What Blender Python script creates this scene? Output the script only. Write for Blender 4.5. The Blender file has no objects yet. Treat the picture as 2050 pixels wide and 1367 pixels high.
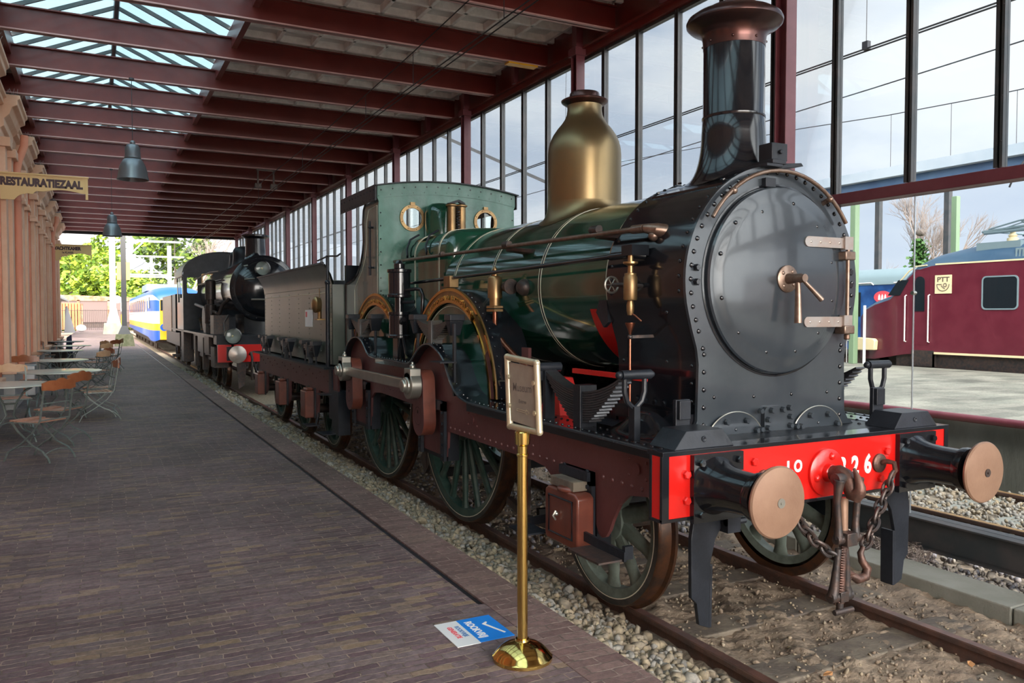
import bpy, bmesh, math, random
import numpy as np
from mathutils import Vector, Matrix
random.seed(7); rng=np.random.default_rng(7)
pi=math.pi
S=bpy.context.scene; COL=S.collection
TX=4.04
# ---------------------------------------------------------------- camera
cd=bpy.data.cameras.new('camera'); cam=bpy.data.objects.new('camera',cd); COL.objects.link(cam)
cd.sensor_fit='HORIZONTAL'; cd.sensor_width=36.0; cd.lens=1610.0/2050*36.0; cd.clip_start=.05; cd.clip_end=1500
cam.location=(0,0,2.04)
cam.rotation_euler=(math.radians(90-1.974),0,math.radians(-27.357))
S.camera=cam
# ---------------------------------------------------------------- view
S.view_settings.view_transform='Standard'; S.view_settings.look='None'
S.view_settings.gamma=1.0; S.view_settings.use_curve_mapping=False
S.view_settings.exposure=1.1
# ---------------------------------------------------------------- sky
W=bpy.data.worlds.new('sky'); S.world=W; W.use_nodes=True
nt=W.node_tree; nt.nodes.clear(); N=nt.nodes.new; LK=nt.links.new
tc=N('ShaderNodeTexCoord'); mp=N('ShaderNodeMapping'); mp.inputs['Scale'].default_value=(1.0,1.0,2.6); mp.inputs['Location'].default_value=(1.3,.4,.2)
LK(tc.outputs['Generated'],mp.inputs['Vector'])
n1=N('ShaderNodeTexNoise'); n1.inputs['Scale'].default_value=2.6; n1.inputs['Detail'].default_value=7; n1.inputs['Roughness'].default_value=.52
LK(mp.outputs[0],n1.inputs['Vector'])
cr=N('ShaderNodeValToRGB'); e=cr.color_ramp.elements
e[0].position=.36; e[0].color=(.36,.47,.66,1); e[1].position=.68; e[1].color=(1.0,.99,.97,1)
a=e.new(.48); a.color=(.52,.61,.74,1); a=e.new(.57); a.color=(.84,.87,.92,1)
LK(n1.outputs['Fac'],cr.inputs['Fac'])
bg=N('ShaderNodeBackground'); bg.inputs['Strength'].default_value=.95
gm=N('ShaderNodeVectorMath'); gm.operation='DOT_PRODUCT'; gm.inputs[1].default_value=Vector((-.25,-1.0,.62)).normalized(); LK(tc.outputs['Generated'],gm.inputs[0])
g2=N('ShaderNodeMapRange'); g2.inputs[1].default_value=.15; g2.inputs[2].default_value=1.0; g2.inputs[3].default_value=.86; g2.inputs[4].default_value=6.8; g2.interpolation_type='SMOOTHERSTEP'
LK(gm.outputs['Value'],g2.inputs[0]); LK(g2.outputs[0],bg.inputs['Strength'])   # thin cloud is brightest round the sun, behind the camera
g3=N('ShaderNodeMapRange'); g3.inputs[1].default_value=.2; g3.inputs[2].default_value=.8; LK(gm.outputs['Value'],g3.inputs[0])
gx=N('ShaderNodeMix'); gx.data_type='RGBA'; gx.inputs[7].default_value=(1.0,.95,.89,1); LK(g3.outputs[0],gx.inputs[0]); sp_=N('ShaderNodeSeparateXYZ'); LK(tc.outputs['Generated'],sp_.inputs[0])
hz=N('ShaderNodeMapRange'); hz.inputs[1].default_value=0.; hz.inputs[2].default_value=.42; hz.inputs[3].default_value=.62; hz.inputs[4].default_value=.05; LK(sp_.outputs['Z'],hz.inputs[0])
hm=N('ShaderNodeMix'); hm.data_type='RGBA'; hm.inputs[7].default_value=(.95,.96,.97,1); LK(hz.outputs[0],hm.inputs[0]); LK(cr.outputs['Color'],hm.inputs[6]); LK(hm.outputs[2],gx.inputs[6]); LK(gx.outputs[2],bg.inputs['Color']); wo=N('ShaderNodeOutputWorld'); LK(bg.outputs[0],wo.inputs[0])
# ---------------------------------------------------------------- sun (soft, behind the camera, through thin cloud)
sd=bpy.data.lights.new('sun','SUN'); sd.energy=1.9; sd.angle=math.radians(9); sd.color=(1,.86,.66)
sun=bpy.data.objects.new('sun',sd); COL.objects.link(sun)
sun.rotation_euler=Vector((.30,1.0,-.85)).to_track_quat('-Z','Y').to_euler()
# ---------------------------------------------------------------- materials
MT={}
def mat(name,col,rough=.5,metal=0.,coat=0.,col2=None,vs=3.,lo=.4,hi=.6,bump=0.,bs=40.,rv=0.,stretch=None,spec=.5):
    m=bpy.data.materials.new(name); m.use_nodes=True; t=m.node_tree; b=t.nodes['Principled BSDF']
    b.inputs['Base Color'].default_value=(*col,1); b.inputs['Roughness'].default_value=rough; b.inputs['Metallic'].default_value=metal
    b.inputs['Coat Weight'].default_value=coat; b.inputs['Coat Roughness'].default_value=.06; b.inputs['Specular IOR Level'].default_value=spec
    tcn=t.nodes.new('ShaderNodeTexCoord'); mpn=t.nodes.new('ShaderNodeMapping'); t.links.new(tcn.outputs['Object'],mpn.inputs[0])
    if stretch: mpn.inputs['Scale'].default_value=stretch
    if col2 or rv:
        n=t.nodes.new('ShaderNodeTexNoise'); n.inputs['Scale'].default_value=vs; n.inputs['Detail'].default_value=6; n.inputs['Roughness'].default_value=.6
        t.links.new(mpn.outputs[0],n.inputs['Vector'])
        if col2:
            r=t.nodes.new('ShaderNodeValToRGB'); r.color_ramp.elements[0].position=lo; r.color_ramp.elements[1].position=hi
            r.color_ramp.elements[0].color=(*col,1); r.color_ramp.elements[1].color=(*col2,1)
            t.links.new(n.outputs['Fac'],r.inputs[0]); t.links.new(r.outputs[0],b.inputs['Base Color'])
        if rv:
            q=t.nodes.new('ShaderNodeMapRange'); q.inputs[1].default_value=.3; q.inputs[2].default_value=.7
            q.inputs[3].default_value=max(.02,rough-rv); q.inputs[4].default_value=rough+rv
            t.links.new(n.outputs['Fac'],q.inputs[0]); t.links.new(q.outputs[0],b.inputs['Roughness'])
    if bump:
        n2=t.nodes.new('ShaderNodeTexNoise'); n2.inputs['Scale'].default_value=bs; n2.inputs['Detail'].default_value=5
        t.links.new(mpn.outputs[0],n2.inputs['Vector'])
        bp=t.nodes.new('ShaderNodeBump'); bp.inputs['Strength'].default_value=bump; bp.inputs['Distance'].default_value=.02
        t.links.new(n2.outputs['Fac'],bp.inputs['Height']); t.links.new(bp.outputs[0],b.inputs['Normal'])
    MT[name]=m; return m
mat('black_paint',(.008,.009,.012),.17,coat=.35,rv=.05,vs=2,bump=.04,bs=6)
mat('black_satin',(.011,.013,.017),.34,col2=(.02,.023,.03),vs=4,bump=.12,bs=25,spec=.3)
mat('plate_black',(.018,.024,.032),.21,coat=.45,col2=(.045,.054,.062),vs=1.6,lo=.2,hi=.85,rv=.07,bump=.05,bs=5)
mat('green_paint',(.004,.042,.024),.15,coat=.8,col2=(.006,.06,.034),vs=1.5,rv=.04,bump=.05,bs=4)
mat('green_cab',(.04,.13,.095),.33,coat=.2,col2=(.11,.25,.20),vs=4.5,lo=.3,hi=.7,rv=.1,bump=.12,bs=14)
mat('tender_reflect_grey',(.10,.115,.095),.30,coat=.15,col2=(.135,.145,.12),vs=1.5,bump=.05,bs=3)  # reflected wall grey mixed into the colour of dark green paint
mat('cab_side',(.13,.14,.12),.22,coat=.5)  # grey wall reflection put into the base colour, the paint being green
mat('maroon',(.085,.026,.026),.4,col2=(.11,.037,.036),vs=2,bump=.08,bs=20)
mat('axle_brown',(.16,.045,.028),.33,coat=.3,col2=(.11,.03,.02),vs=6)
mat('red_paint',(.62,.010,.007),.28,coat=.3)
mat('red_inner',(.55,.015,.012),.4)
mat('brass',(.66,.45,.14),.10,metal=1,col2=(.70,.48,.15),vs=5,rv=.03)
mat('brass_dull',(.36,.23,.105),.38,metal=.85,col2=(.28,.18,.09),vs=9,rv=.08)
mat('dome_brass',(.30,.21,.10),.36,metal=.9,col2=(.24,.18,.10),vs=2.5,lo=.3,hi=.7,rv=.04)
mat('copper_top',(.11,.052,.045),.27,metal=.8,col2=(.07,.045,.045),vs=4)
mat('copper_pipe',(.26,.10,.06),.3,metal=.9)
mat('steel',(.42,.41,.36),.34,metal=.85,col2=(.36,.35,.31),vs=3,rv=.04)
mat('steel_bronze',(.20,.13,.095),.36,metal=.75,col2=(.27,.20,.16),vs=15)
mat('hinge_steel',(.44,.40,.37),.33,metal=.7,col2=(.42,.33,.28),vs=9)
mat('buffer_face',(.235,.135,.09),.40,metal=.35,col2=(.32,.195,.13),vs=5,lo=.3,hi=.7,bump=.06,bs=60)
mat('rust_iron',(.07,.04,.032),.45,metal=.45,col2=(.15,.075,.055),vs=14,bump=.2,bs=60)
mat('iron_dark',(.05,.045,.045),.42,metal=.5,col2=(.09,.06,.05),vs=18,bump=.15,bs=60)
mat('white_paint',(.82,.80,.76),.4)
mat('cream_line',(.68,.64,.50),.4)
mat('wheel_green',(.02,.055,.045),.4,col2=(.05,.085,.07),vs=8)
mat('wheel_grey',(.17,.21,.18),.45,col2=(.10,.12,.10),vs=7)
mat('tyre',(.02,.02,.02),.42,col2=(.05,.04,.035),vs=8)
mat('tread',(.16,.07,.035),.32,metal=.7,col2=(.07,.045,.035),vs=6)
mat('rail_side',(.06,.035,.028),.6,col2=(.10,.05,.035),vs=8,bump=.3,bs=50)
mat('rail_top',(.22,.11,.085),.38,metal=.6,col2=(.14,.075,.06),vs=10)
mat('rail_orange',(.42,.25,.10),.45,metal=.4,col2=(.32,.19,.09),vs=8)
mat('beam_red',(.11,.012,.010),.34,coat=.12,col2=(.14,.018,.014),vs=2,bump=.06,bs=8)
mat('beam_flange',(.45,.26,.25),.4)
mat('stone_w',(.55,.52,.46),.8)
mat('column_red',(.13,.03,.042),.4,col2=(.16,.045,.056),vs=3)
mat('mullion',(.03,.035,.038),.4,col2=(.055,.05,.05),vs=4)
mat('coffer',(.74,.73,.71),.85,col2=(.52,.51,.50),vs=2.5,lo=.35,hi=.7,bump=.3,bs=18)
mat('rib',(.84,.82,.80),.8,col2=(.72,.70,.68),vs=8)
mat('facade',(.68,.25,.155),.75,col2=(.72,.29,.18),vs=2,bump=.1,bs=60)
mat('facade_trim',(.70,.40,.26),.7,col2=(.74,.46,.32),vs=3,bump=.08,bs=60)
mat('facade_grey',(.36,.33,.31),.8,bump=.15,bs=30)
mat('sign_yellow',(.70,.46,.20),.5)
mat('letter_dark',(.05,.015,.02),.5)
mat('concrete',(.25,.25,.22),.85,col2=(.17,.17,.14),vs=2,lo=.35,hi=.7,bump=.3,bs=40)
mat('wall_conc',(.13,.13,.115),.85,col2=(.06,.065,.05),vs=2.2,lo=.35,hi=.7,bump=.3,bs=25,stretch=(1,1,.35))
mat('moss_conc',(.13,.13,.08),.9,col2=(.08,.09,.045),vs=6,bump=.4,bs=30)
mat('sleeper',(.17,.14,.105),.85,col2=(.10,.08,.065),vs=5,bump=.4,bs=40)
mat('dirt',(.27,.205,.145),.95,col2=(.15,.11,.08),vs=3.5,lo=.35,hi=.68,bump=.9,bs=28)
mat('stone_a',(.31,.255,.185),.8,col2=(.13,.105,.08),vs=16,lo=.35,hi=.65)
mat('stone_b',(.40,.36,.30),.8,col2=(.18,.165,.15),vs=20,lo=.3,hi=.6)
mat('stone_c',(.20,.155,.11),.85,col2=(.33,.265,.175),vs=18)
mat('stone_d',(.13,.14,.17),.8,col2=(.30,.27,.26),vs=25)
mat('leaf_dry',(.40,.19,.07),.7)
mat('lamp_grey',(.17,.175,.19),.35,metal=.6)
mat('wood_seat',(.34,.15,.10),.45,col2=(.42,.22,.15),vs=8,stretch=(1,8,1))
mat('wood_back',(.26,.075,.03),.35,coat=.2,col2=(.32,.11,.045),vs=6)
mat('wood_tan',(.50,.27,.13),.4,col2=(.56,.33,.18),vs=6)
mat('chair_metal',(.13,.155,.145),.42,metal=.3,col2=(.19,.21,.195),vs=12)
mat('table_top',(.50,.51,.46),.3,coat=.2)
mat('wire',(.05,.05,.055),.5,metal=.5)
mat('spring',(.05,.05,.055),.28,metal=.5,coat=.3,bump=.1,bs=30)
mat('spring_grey',(.10,.10,.10),.35,metal=.6)
mat('mast_white',(.36,.38,.37),.5); mat('mast_grey',(.05,.052,.055),.5)
mat('train_maroon',(.10,.011,.022),.32,coat=.2,col2=(.12,.016,.028),vs=3)
mat('train_blueroof',(.035,.08,.14),.45,col2=(.06,.11,.17),vs=1.5,stretch=(1,.4,1))
mat('train_blue',(.008,.04,.15),.35,col2=(.02,.085,.26),vs=2)
mat('train_grey',(.17,.23,.25),.5)
mat('bright_blue',(.008,.075,.36),.35); mat('train_white',(.50,.53,.56),.35); mat('train_yellow',(.72,.36,.008),.35)
mat('train_silver',(.48,.50,.50),.3,metal=.3)
mat('cream',(.72,.60,.36),.45); mat('dark_window',(.012,.016,.02),.06,coat=.5)
mat('rubber',(.03,.03,.03),.6)
mat('leaf_lime',(.26,.34,.02),.6,col2=(.15,.27,.012),vs=.7); mat('leaf_green',(.07,.15,.012),.6,col2=(.14,.21,.02),vs=.8)
mat('leaf_dark',(.03,.06,.02),.7,col2=(.06,.09,.03),vs=2); mat('bark',(.12,.10,.085),.9); mat('bark_pale',(.22,.18,.16),.9)
mat('ivy',(.05,.13,.025),.6)
mat('rust_wagon',(.22,.08,.04),.7,col2=(.28,.18,.12),vs=2); mat('orange_wagon',(.55,.16,.05),.6)
mat('tarp',(.12,.085,.08),.8)
mat('green_post',(.17,.25,.15),.45); mat('canopy_grey',(.34,.40,.46),.6,col2=(.42,.47,.52),vs=.8)
mat('canopy_blue',(.05,.10,.20),.35,col2=(.10,.17,.28),vs=1.3,lo=.35,hi=.65)
mat('sticker_blue',(.015,.22,.72),.35); mat('sticker_white',(.72,.73,.74),.4); mat('text_red',(.72,.07,.09),.4); mat('text_blue',(.08,.2,.42),.4)
mat('frame_metal',(.56,.49,.33),.32,metal=.55,col2=(.48,.42,.30),vs=14); mat('sign_plate',(.33,.29,.235),.35,metal=.2,col2=(.27,.24,.20),vs=7)
mat('sign_text',(.12,.10,.09),.5); mat('plaque_ink',(.11,.08,.06),.5)
mat('paper_white',(.75,.73,.72),.5); mat('white_plastic',(.8,.8,.78),.4); mat('signal_orange',(.75,.33,.06),.5)
mat('navy_cloth',(.04,.045,.09),.8); mat('dark_table',(.02,.022,.025),.4); mat('galv',(.45,.46,.47),.4,metal=.6)
mat('near_black',(.008,.008,.009),.7)  # even near-black for the roof-end fascia, inside motion and crank lining
def glass(name,tint,gl=.06,diff=0.,tr=1.):
    m=bpy.data.materials.new(name); m.use_nodes=True; t=m.node_tree; t.nodes.clear(); n=t.nodes.new
    o=n('ShaderNodeOutputMaterial'); tr_=n('ShaderNodeBsdfTransparent'); tr_.inputs[0].default_value=(*tint,1)
    g=n('ShaderNodeBsdfGlossy'); g.inputs['Roughness'].default_value=.02
    fr=n('ShaderNodeFresnel'); fr.inputs[0].default_value=1.45
    mr=n('ShaderNodeMath'); mr.operation='MULTIPLY'; mr.inputs[1].default_value=gl*10; t.links.new(fr.outputs[0],mr.inputs[0]); mr.use_clamp=True
    mx=n('ShaderNodeMixShader'); t.links.new(mr.outputs[0],mx.inputs[0]); t.links.new(tr_.outputs[0],mx.inputs[1]); t.links.new(g.outputs[0],mx.inputs[2])
    last=mx
    if diff:
        d=n('ShaderNodeBsdfTranslucent'); d.inputs[0].default_value=(.42,.52,.56,1)
        nz=n('ShaderNodeTexNoise'); nz.inputs['Scale'].default_value=3; 
        m2=n('ShaderNodeMixShader'); m2.inputs[0].default_value=diff; t.links.new(mx.outputs[0],m2.inputs[1]); t.links.new(d.outputs[0],m2.inputs[2]); last=m2
    t.links.new(last.outputs[0],o.inputs[0]); MT[name]=m
glass('pane_glass',(.74,.77,.79),.03); glass('skylight_glass',(.46,.58,.63),.04,.36); glass('lens_glass',(.95,1,.98),.09)
# brick paving
def brick_mat(name,c1,c2,c3,mort,bw=.21,rh=.056,rot=0):
    m=bpy.data.materials.new(name); m.use_nodes=True; t=m.node_tree; b=t.nodes['Principled BSDF']; n=t.nodes.new; l=t.links.new
    tcn=n('ShaderNodeTexCoord'); mpn=n('ShaderNodeMapping'); l(tcn.outputs['Object'],mpn.inputs[0]); mpn.inputs['Rotation'].default_value=(0,0,rot)
    nz=n('ShaderNodeTexNoise'); nz.inputs['Scale'].default_value=2.2; nz.inputs['Detail'].default_value=3; l(mpn.outputs[0],nz.inputs['Vector'])
    sub=n('ShaderNodeVectorMath'); sub.operation='SUBTRACT'; sub.inputs[1].default_value=(.5,.5,.5); l(nz.outputs['Color'],sub.inputs[0])
    sc=n('ShaderNodeVectorMath'); sc.operation='SCALE'; sc.inputs['Scale'].default_value=.06; l(sub.outputs[0],sc.inputs[0])
    nz3=n('ShaderNodeTexNoise'); nz3.inputs['Scale'].default_value=26; l(mpn.outputs[0],nz3.inputs['Vector'])
    sub3=n('ShaderNodeVectorMath'); sub3.operation='SUBTRACT'; sub3.inputs[1].default_value=(.5,.5,.5); l(nz3.outputs['Color'],sub3.inputs[0])
    sc3=n('ShaderNodeVectorMath'); sc3.operation='SCALE'; sc3.inputs['Scale'].default_value=.018; l(sub3.outputs[0],sc3.inputs[0])
    ad=n('ShaderNodeVectorMath'); ad.operation='ADD'; l(mpn.outputs[0],ad.inputs[0]); l(sc.outputs[0],ad.inputs[1])
    ad3=n('ShaderNodeVectorMath'); ad3.operation='ADD'; l(ad.outputs[0],ad3.inputs[0]); l(sc3.outputs[0],ad3.inputs[1])
    br=n('ShaderNodeTexBrick'); br.inputs['Scale'].default_value=1; br.inputs['Brick Width'].default_value=bw; br.inputs['Row Height'].default_value=rh
    br.inputs['Mortar Size'].default_value=.0042; br.inputs['Mortar Smooth'].default_value=.35; br.inputs['Bias'].default_value=0
    br.inputs['Color1'].default_value=(0,0,0,1); br.inputs['Color2'].default_value=(1,1,1,1); br.inputs['Mortar'].default_value=(.5,.5,.5,1)
    l(ad3.outputs[0],br.inputs['Vector'])
    rp=n('ShaderNodeValToRGB'); E=rp.color_ramp.elements; E[0].color=(*c1,1); E[1].color=(*c3,1); E[1].position=1
    for ps,cc in ((.35,c2),(.6,tuple(.8*x for x in c1)),(.8,c2)):
        q=E.new(ps); q.color=(*cc,1)
    l(br.outputs['Color'],rp.inputs[0])
    n2=n('ShaderNodeTexNoise'); n2.inputs['Scale'].default_value=30; n2.inputs['Detail'].default_value=8; n2.inputs['Roughness'].default_value=.7; l(mpn.outputs[0],n2.inputs['Vector'])
    hs=n('ShaderNodeMapRange'); hs.inputs[1].default_value=.25; hs.inputs[2].default_value=.75; hs.inputs[3].default_value=.55; hs.inputs[4].default_value=1.5; l(n2.outputs[0],hs.inputs[0])
    n5=n('ShaderNodeTexNoise'); n5.inputs['Scale'].default_value=.9; n5.inputs['Detail'].default_value=5; l(mpn.outputs[0],n5.inputs['Vector'])
    h5=n('ShaderNodeMapRange'); h5.inputs[1].default_value=.3; h5.inputs[2].default_value=.7; h5.inputs[3].default_value=.62; h5.inputs[4].default_value=1.4; l(n5.outputs[0],h5.inputs[0])
    mm=n('ShaderNodeMath'); mm.operation='MULTIPLY'; l(hs.outputs[0],mm.inputs[0]); l(h5.outputs[0],mm.inputs[1])
    ml=n('ShaderNodeVectorMath'); ml.operation='SCALE'; l(rp.outputs[0],ml.inputs[0]); l(mm.outputs[0],ml.inputs['Scale'])
    n6=n('ShaderNodeTexNoise'); n6.inputs['Scale'].default_value=14; n6.inputs['Detail'].default_value=4; l(mpn.outputs[0],n6.inputs['Vector'])
    r6=n('ShaderNodeValToRGB'); r6.color_ramp.elements[0].color=(*[.35*x for x in mort],1); r6.color_ramp.elements[1].color=(*mort,1); r6.color_ramp.elements[0].position=.42; r6.color_ramp.elements[1].position=.56; l(n6.outputs[0],r6.inputs[0])
    mx=n('ShaderNodeMix'); mx.data_type='RGBA'; l(br.outputs['Fac'],mx.inputs[0]); l(ml.outputs[0],mx.inputs[6]); l(r6.outputs[0],mx.inputs[7])
    l(mx.outputs[2],b.inputs['Base Color']); b.inputs['Roughness'].default_value=.62
    inv=n('ShaderNodeMath'); inv.operation='SUBTRACT'; inv.inputs[0].default_value=1; l(br.outputs['Fac'],inv.inputs[1])
    a2=n('ShaderNodeMath'); a2.operation='MULTIPLY_ADD'; a2.inputs[1].default_value=.55; l(n2.outputs[0],a2.inputs[0]); l(inv.outputs[0],a2.inputs[2])
    a4=n('ShaderNodeMath'); a4.operation='MULTIPLY_ADD'; a4.inputs[1].default_value=.5; l(br.outputs['Color'],a4.inputs[0]); l(a2.outputs[0],a4.inputs[2])
    bp=n('ShaderNodeBump'); bp.inputs['Strength'].default_value=.9; bp.inputs['Distance'].default_value=.02; l(a4.outputs[0],bp.inputs['Height']); l(bp.outputs[0],b.inputs['Normal'])
    MT[name]=m
brick_mat('brick_floor',(.108,.066,.074),(.135,.10,.102),(.21,.145,.09),(.30,.225,.18))
brick_mat('brick_edge',(.135,.080,.074),(.155,.10,.09),(.18,.12,.10),(.33,.25,.21),bw=.2,rh=.075)
brick_mat('paving_grey',(.17,.17,.14),(.22,.21,.175),(.2,.2,.165),(.10,.12,.07),bw=.6,rh=.3)
# ---------------------------------------------------------------- mesh builder
class MB:
    def __init__(s): s.v=[]; s.f=[]; s.m=[]; s.mi=0
    def add(s,vs,fs):
        o=len(s.v); s.v+= [tuple(x) for x in vs]
        for f in fs: s.f.append(tuple(o+i for i in f)); s.m.append(s.mi)
        return s
    def box(s,x0,x1,y0,y1,z0,z1):
        v=[(x,y,z) for x in (x0,x1) for y in (y0,y1) for z in (z0,z1)]
        return s.add(v,[(0,1,3,2),(4,6,7,5),(0,4,5,1),(2,3,7,6),(0,2,6,4),(1,5,7,3)])
    def hexa(s,b,t):   # bottom quad, top quad
        return s.add(list(b)+list(t),[(3,2,1,0),(4,5,6,7),(0,1,5,4),(1,2,6,5),(2,3,7,6),(3,0,4,7)])
    def prism(s,poly,plane,a,b):
        if plane=='yz': g=lambda p,h:(h,p[0],p[1])
        elif plane=='xz': g=lambda p,h:(p[0],h,p[1])
        else: g=lambda p,h:(p[0],p[1],h)
        n=len(poly); v=[g(p,a) for p in poly]+[g(p,b) for p in poly]
        return s.add(v,[tuple(range(n-1,-1,-1)),tuple(range(n,2*n))]+[(i,(i+1)%n,n+(i+1)%n,n+i) for i in range(n)])
    def ringprism(s,outer,inner,plane,a,b,closed=True):
        if plane=='yz': g=lambda p,h:(h,p[0],p[1])
        elif plane=='xz': g=lambda p,h:(p[0],h,p[1])
        else: g=lambda p,h:(p[0],p[1],h)
        n=len(outer); v=[g(p,a) for p in outer]+[g(p,a) for p in inner]+[g(p,b) for p in outer]+[g(p,b) for p in inner]
        fs=[]; R=n if closed else n-1
        for i in range(R):
            j=(i+1)%n; fs+=[(i,j,n+j,n+i),(2*n+i,3*n+i,3*n+j,2*n+j),(i,2*n+i,2*n+j,j),(n+i,n+j,3*n+j,3*n+i)]
        if not closed: fs+=[(0,n,3*n,2*n),(n-1,3*n-1,4*n-1,2*n-1)]
        return s.add(v,fs)
    def lathe(s,c,axis,prof,n=32,a0=0.,a1=2*pi,cap=True):
        full=abs(a1-a0-2*pi)<1e-6; k=n if full else n+1; v=[]
        for r,t in prof:
            for i in range(k):
                a=a0+(a1-a0)*i/n; p,q=r*math.cos(a),r*math.sin(a)
                if axis=='z': v.append((c[0]+p,c[1]+q,c[2]+t))
                elif axis=='y': v.append((c[0]+p,c[1]+t,c[2]+q))
                else: v.append((c[0]+t,c[1]+p,c[2]+q))
        fs=[]
        for j in range(len(prof)-1):
            for i in range(n if full else n):
                i2=(i+1)%k if full else i+1
                fs.append((j*k+i,j*k+i2,(j+1)*k+i2,(j+1)*k+i))
        if cap and full:
            if prof[0][0]>1e-5: fs.append(tuple(range(k-1,-1,-1)))
            if prof[-1][0]>1e-5: fs.append(tuple((len(prof)-1)*k+i for i in range(k)))
        return s.add(v,fs)
    def tube(s,pts,r,n=10,closed=False,flat=1.):
        P=[Vector(p) for p in pts]; m=len(P); rs=r if isinstance(r,(list,tuple)) else [r]*m
        up=None; v=[]
        for i,p in enumerate(P):
            if closed: t=(P[(i+1)%m]-P[i-1]).normalized()
            else: t=(P[min(i+1,m-1)]-P[max(i-1,0)]).normalized()
            if up is None:
                up=Vector((0,0,1)) if abs(t.z)<.9 else Vector((1,0,0))
            sd_=t.cross(up)
            if sd_.length<1e-6: sd_=t.orthogonal()
            sd_.normalize(); up=sd_.cross(t).normalized()
            for k in range(n):
                a=2*pi*k/n; v.append(p+sd_*(rs[i]*math.cos(a))+up*(rs[i]*flat*math.sin(a)))
        fs=[(i*n+k,i*n+(k+1)%n,((i+1)%m)*n+(k+1)%n,((i+1)%m)*n+k) for i in range(m if closed else m-1) for k in range(n)]
        if not closed: fs+=[tuple(range(n-1,-1,-1)),tuple((m-1)*n+k for k in range(n))]
        return s.add(v,fs)
    def bar(s,p,q,w,h,up=(0,0,1)):
        p=Vector(p);q=Vector(q);t=(q-p).normalized(); u=Vector(up)
        if abs(t.dot(u))>.98: u=Vector((1,0,0))
        a=t.cross(u).normalized(); u=a.cross(t).normalized(); a*=w/2; u*=h/2
        return s.hexa([p-a-u,p+a-u,p+a+u,p-a+u],[q-a-u,q+a-u,q+a+u,q-a+u])
    def sweep(s,pts,sec,side,closed_sec=True):   # fixed side vector, section (side, other)
        P=[Vector(p) for p in pts]; m=len(P); n=len(sec); sv=Vector(side).normalized(); v=[]
        for i,p in enumerate(P):
            t=(P[min(i+1,m-1)]-P[max(i-1,0)]).normalized(); o=sv.cross(t).normalized()
            for a,b in sec: v.append(p+sv*a+o*b)
        fs=[(i*n+k,i*n+(k+1)%n,(i+1)*n+(k+1)%n,(i+1)*n+k) for i in range(m-1) for k in range(n)]
        fs+=[tuple(range(n-1,-1,-1)),tuple((m-1)*n+k for k in range(n))]
        return s.add(v,fs)
    def riv(s,p,nr,r=.012,h=None,n=8,hexa=False):
        nr=Vector(nr).normalized(); a=nr.orthogonal().normalized(); b=nr.cross(a); p=Vector(p); h=h or r*.75
        if hexa: n=6; L=[(1,0),(1,.8),(.8,1)]
        else: L=[(1,0),(.8,.6),(.35,.95)]
        v=[]
        for rr,hh in L:
            for k in range(n): an=2*pi*k/n; v.append(p+a*(r*rr*math.cos(an))+b*(r*rr*math.sin(an))+nr*(h*hh))
        fs=[(j*n+k,j*n+(k+1)%n,(j+1)*n+(k+1)%n,(j+1)*n+k) for j in range(2) for k in range(n)]+[tuple(2*n+k for k in range(n))]
        return s.add(v,fs)
    def ball(s,c,r,n=16,m=10,sq=(1,1,1)):
        return s.xf(lambda q:(c[0]+q[0]*sq[0],c[1]+q[1]*sq[1],c[2]+q[2]*sq[2]),MB().lathe((0,0,0),'z',[(max(1e-6,r*math.sin(pi*j/m)),-r*math.cos(pi*j/m)) for j in range(m+1)],n,cap=False))
    def xf(s,fn,o): return s.add([fn(p) for p in o.v],o.f)
    def build(s,name,mats,parent=None,label=None,smooth=True,bev=0.,ang=38,**kw):
        if isinstance(mats,str): mats=[mats]
        org=Vector((0,0,0)); q=parent
        while q is not None: org+=Vector(q.location); q=q.parent
        me=bpy.data.meshes.new(name)
        me.from_pydata([tuple(Vector(p)-org) for p in s.v],[],s.f); me.update()
        for m in mats: me.materials.append(MT[m])
        if len(mats)>1: me.polygons.foreach_set('material_index',[min(i,len(mats)-1) for i in s.m])
        bm=bmesh.new(); bm.from_mesh(me); bmesh.ops.recalc_face_normals(bm,faces=bm.faces); bm.to_mesh(me); bm.free()
        if smooth:
            me.polygons.foreach_set('use_smooth',[True]*len(me.polygons)); me.set_sharp_from_angle(angle=math.radians(ang))
        o=bpy.data.objects.new(name,me); COL.objects.link(o)
        if parent is not None: o.parent=parent
        if bev:
            b=o.modifiers.new('bevel','BEVEL'); b.width=bev; b.segments=2; b.limit_method='ANGLE'; b.angle_limit=math.radians(40)
        if label: o['label']=label
        for k,vv in kw.items(): o[k]=vv
        return o
def tag(o,label,cat,group=None,kind=None):
    o['label']=label; o['category']=cat
    if group: o['group']=group
    if kind: o['kind']=kind
    return o
def struct(o): o['kind']='structure'; return o
def thing(name,label,cat,loc=(0,0,0),group=None,rz=0.):
    o=bpy.data.objects.new(name,None); COL.objects.link(o); o.location=loc; o.rotation_euler=(0,0,rz); o.empty_display_size=.2
    return tag(o,label,cat,group)
def copy_tree(o,parent=None):
    c=o.copy(); COL.objects.link(c)
    if parent is not None: c.parent=parent
    for ch in list(o.children): copy_tree(ch,c)
    return c
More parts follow.
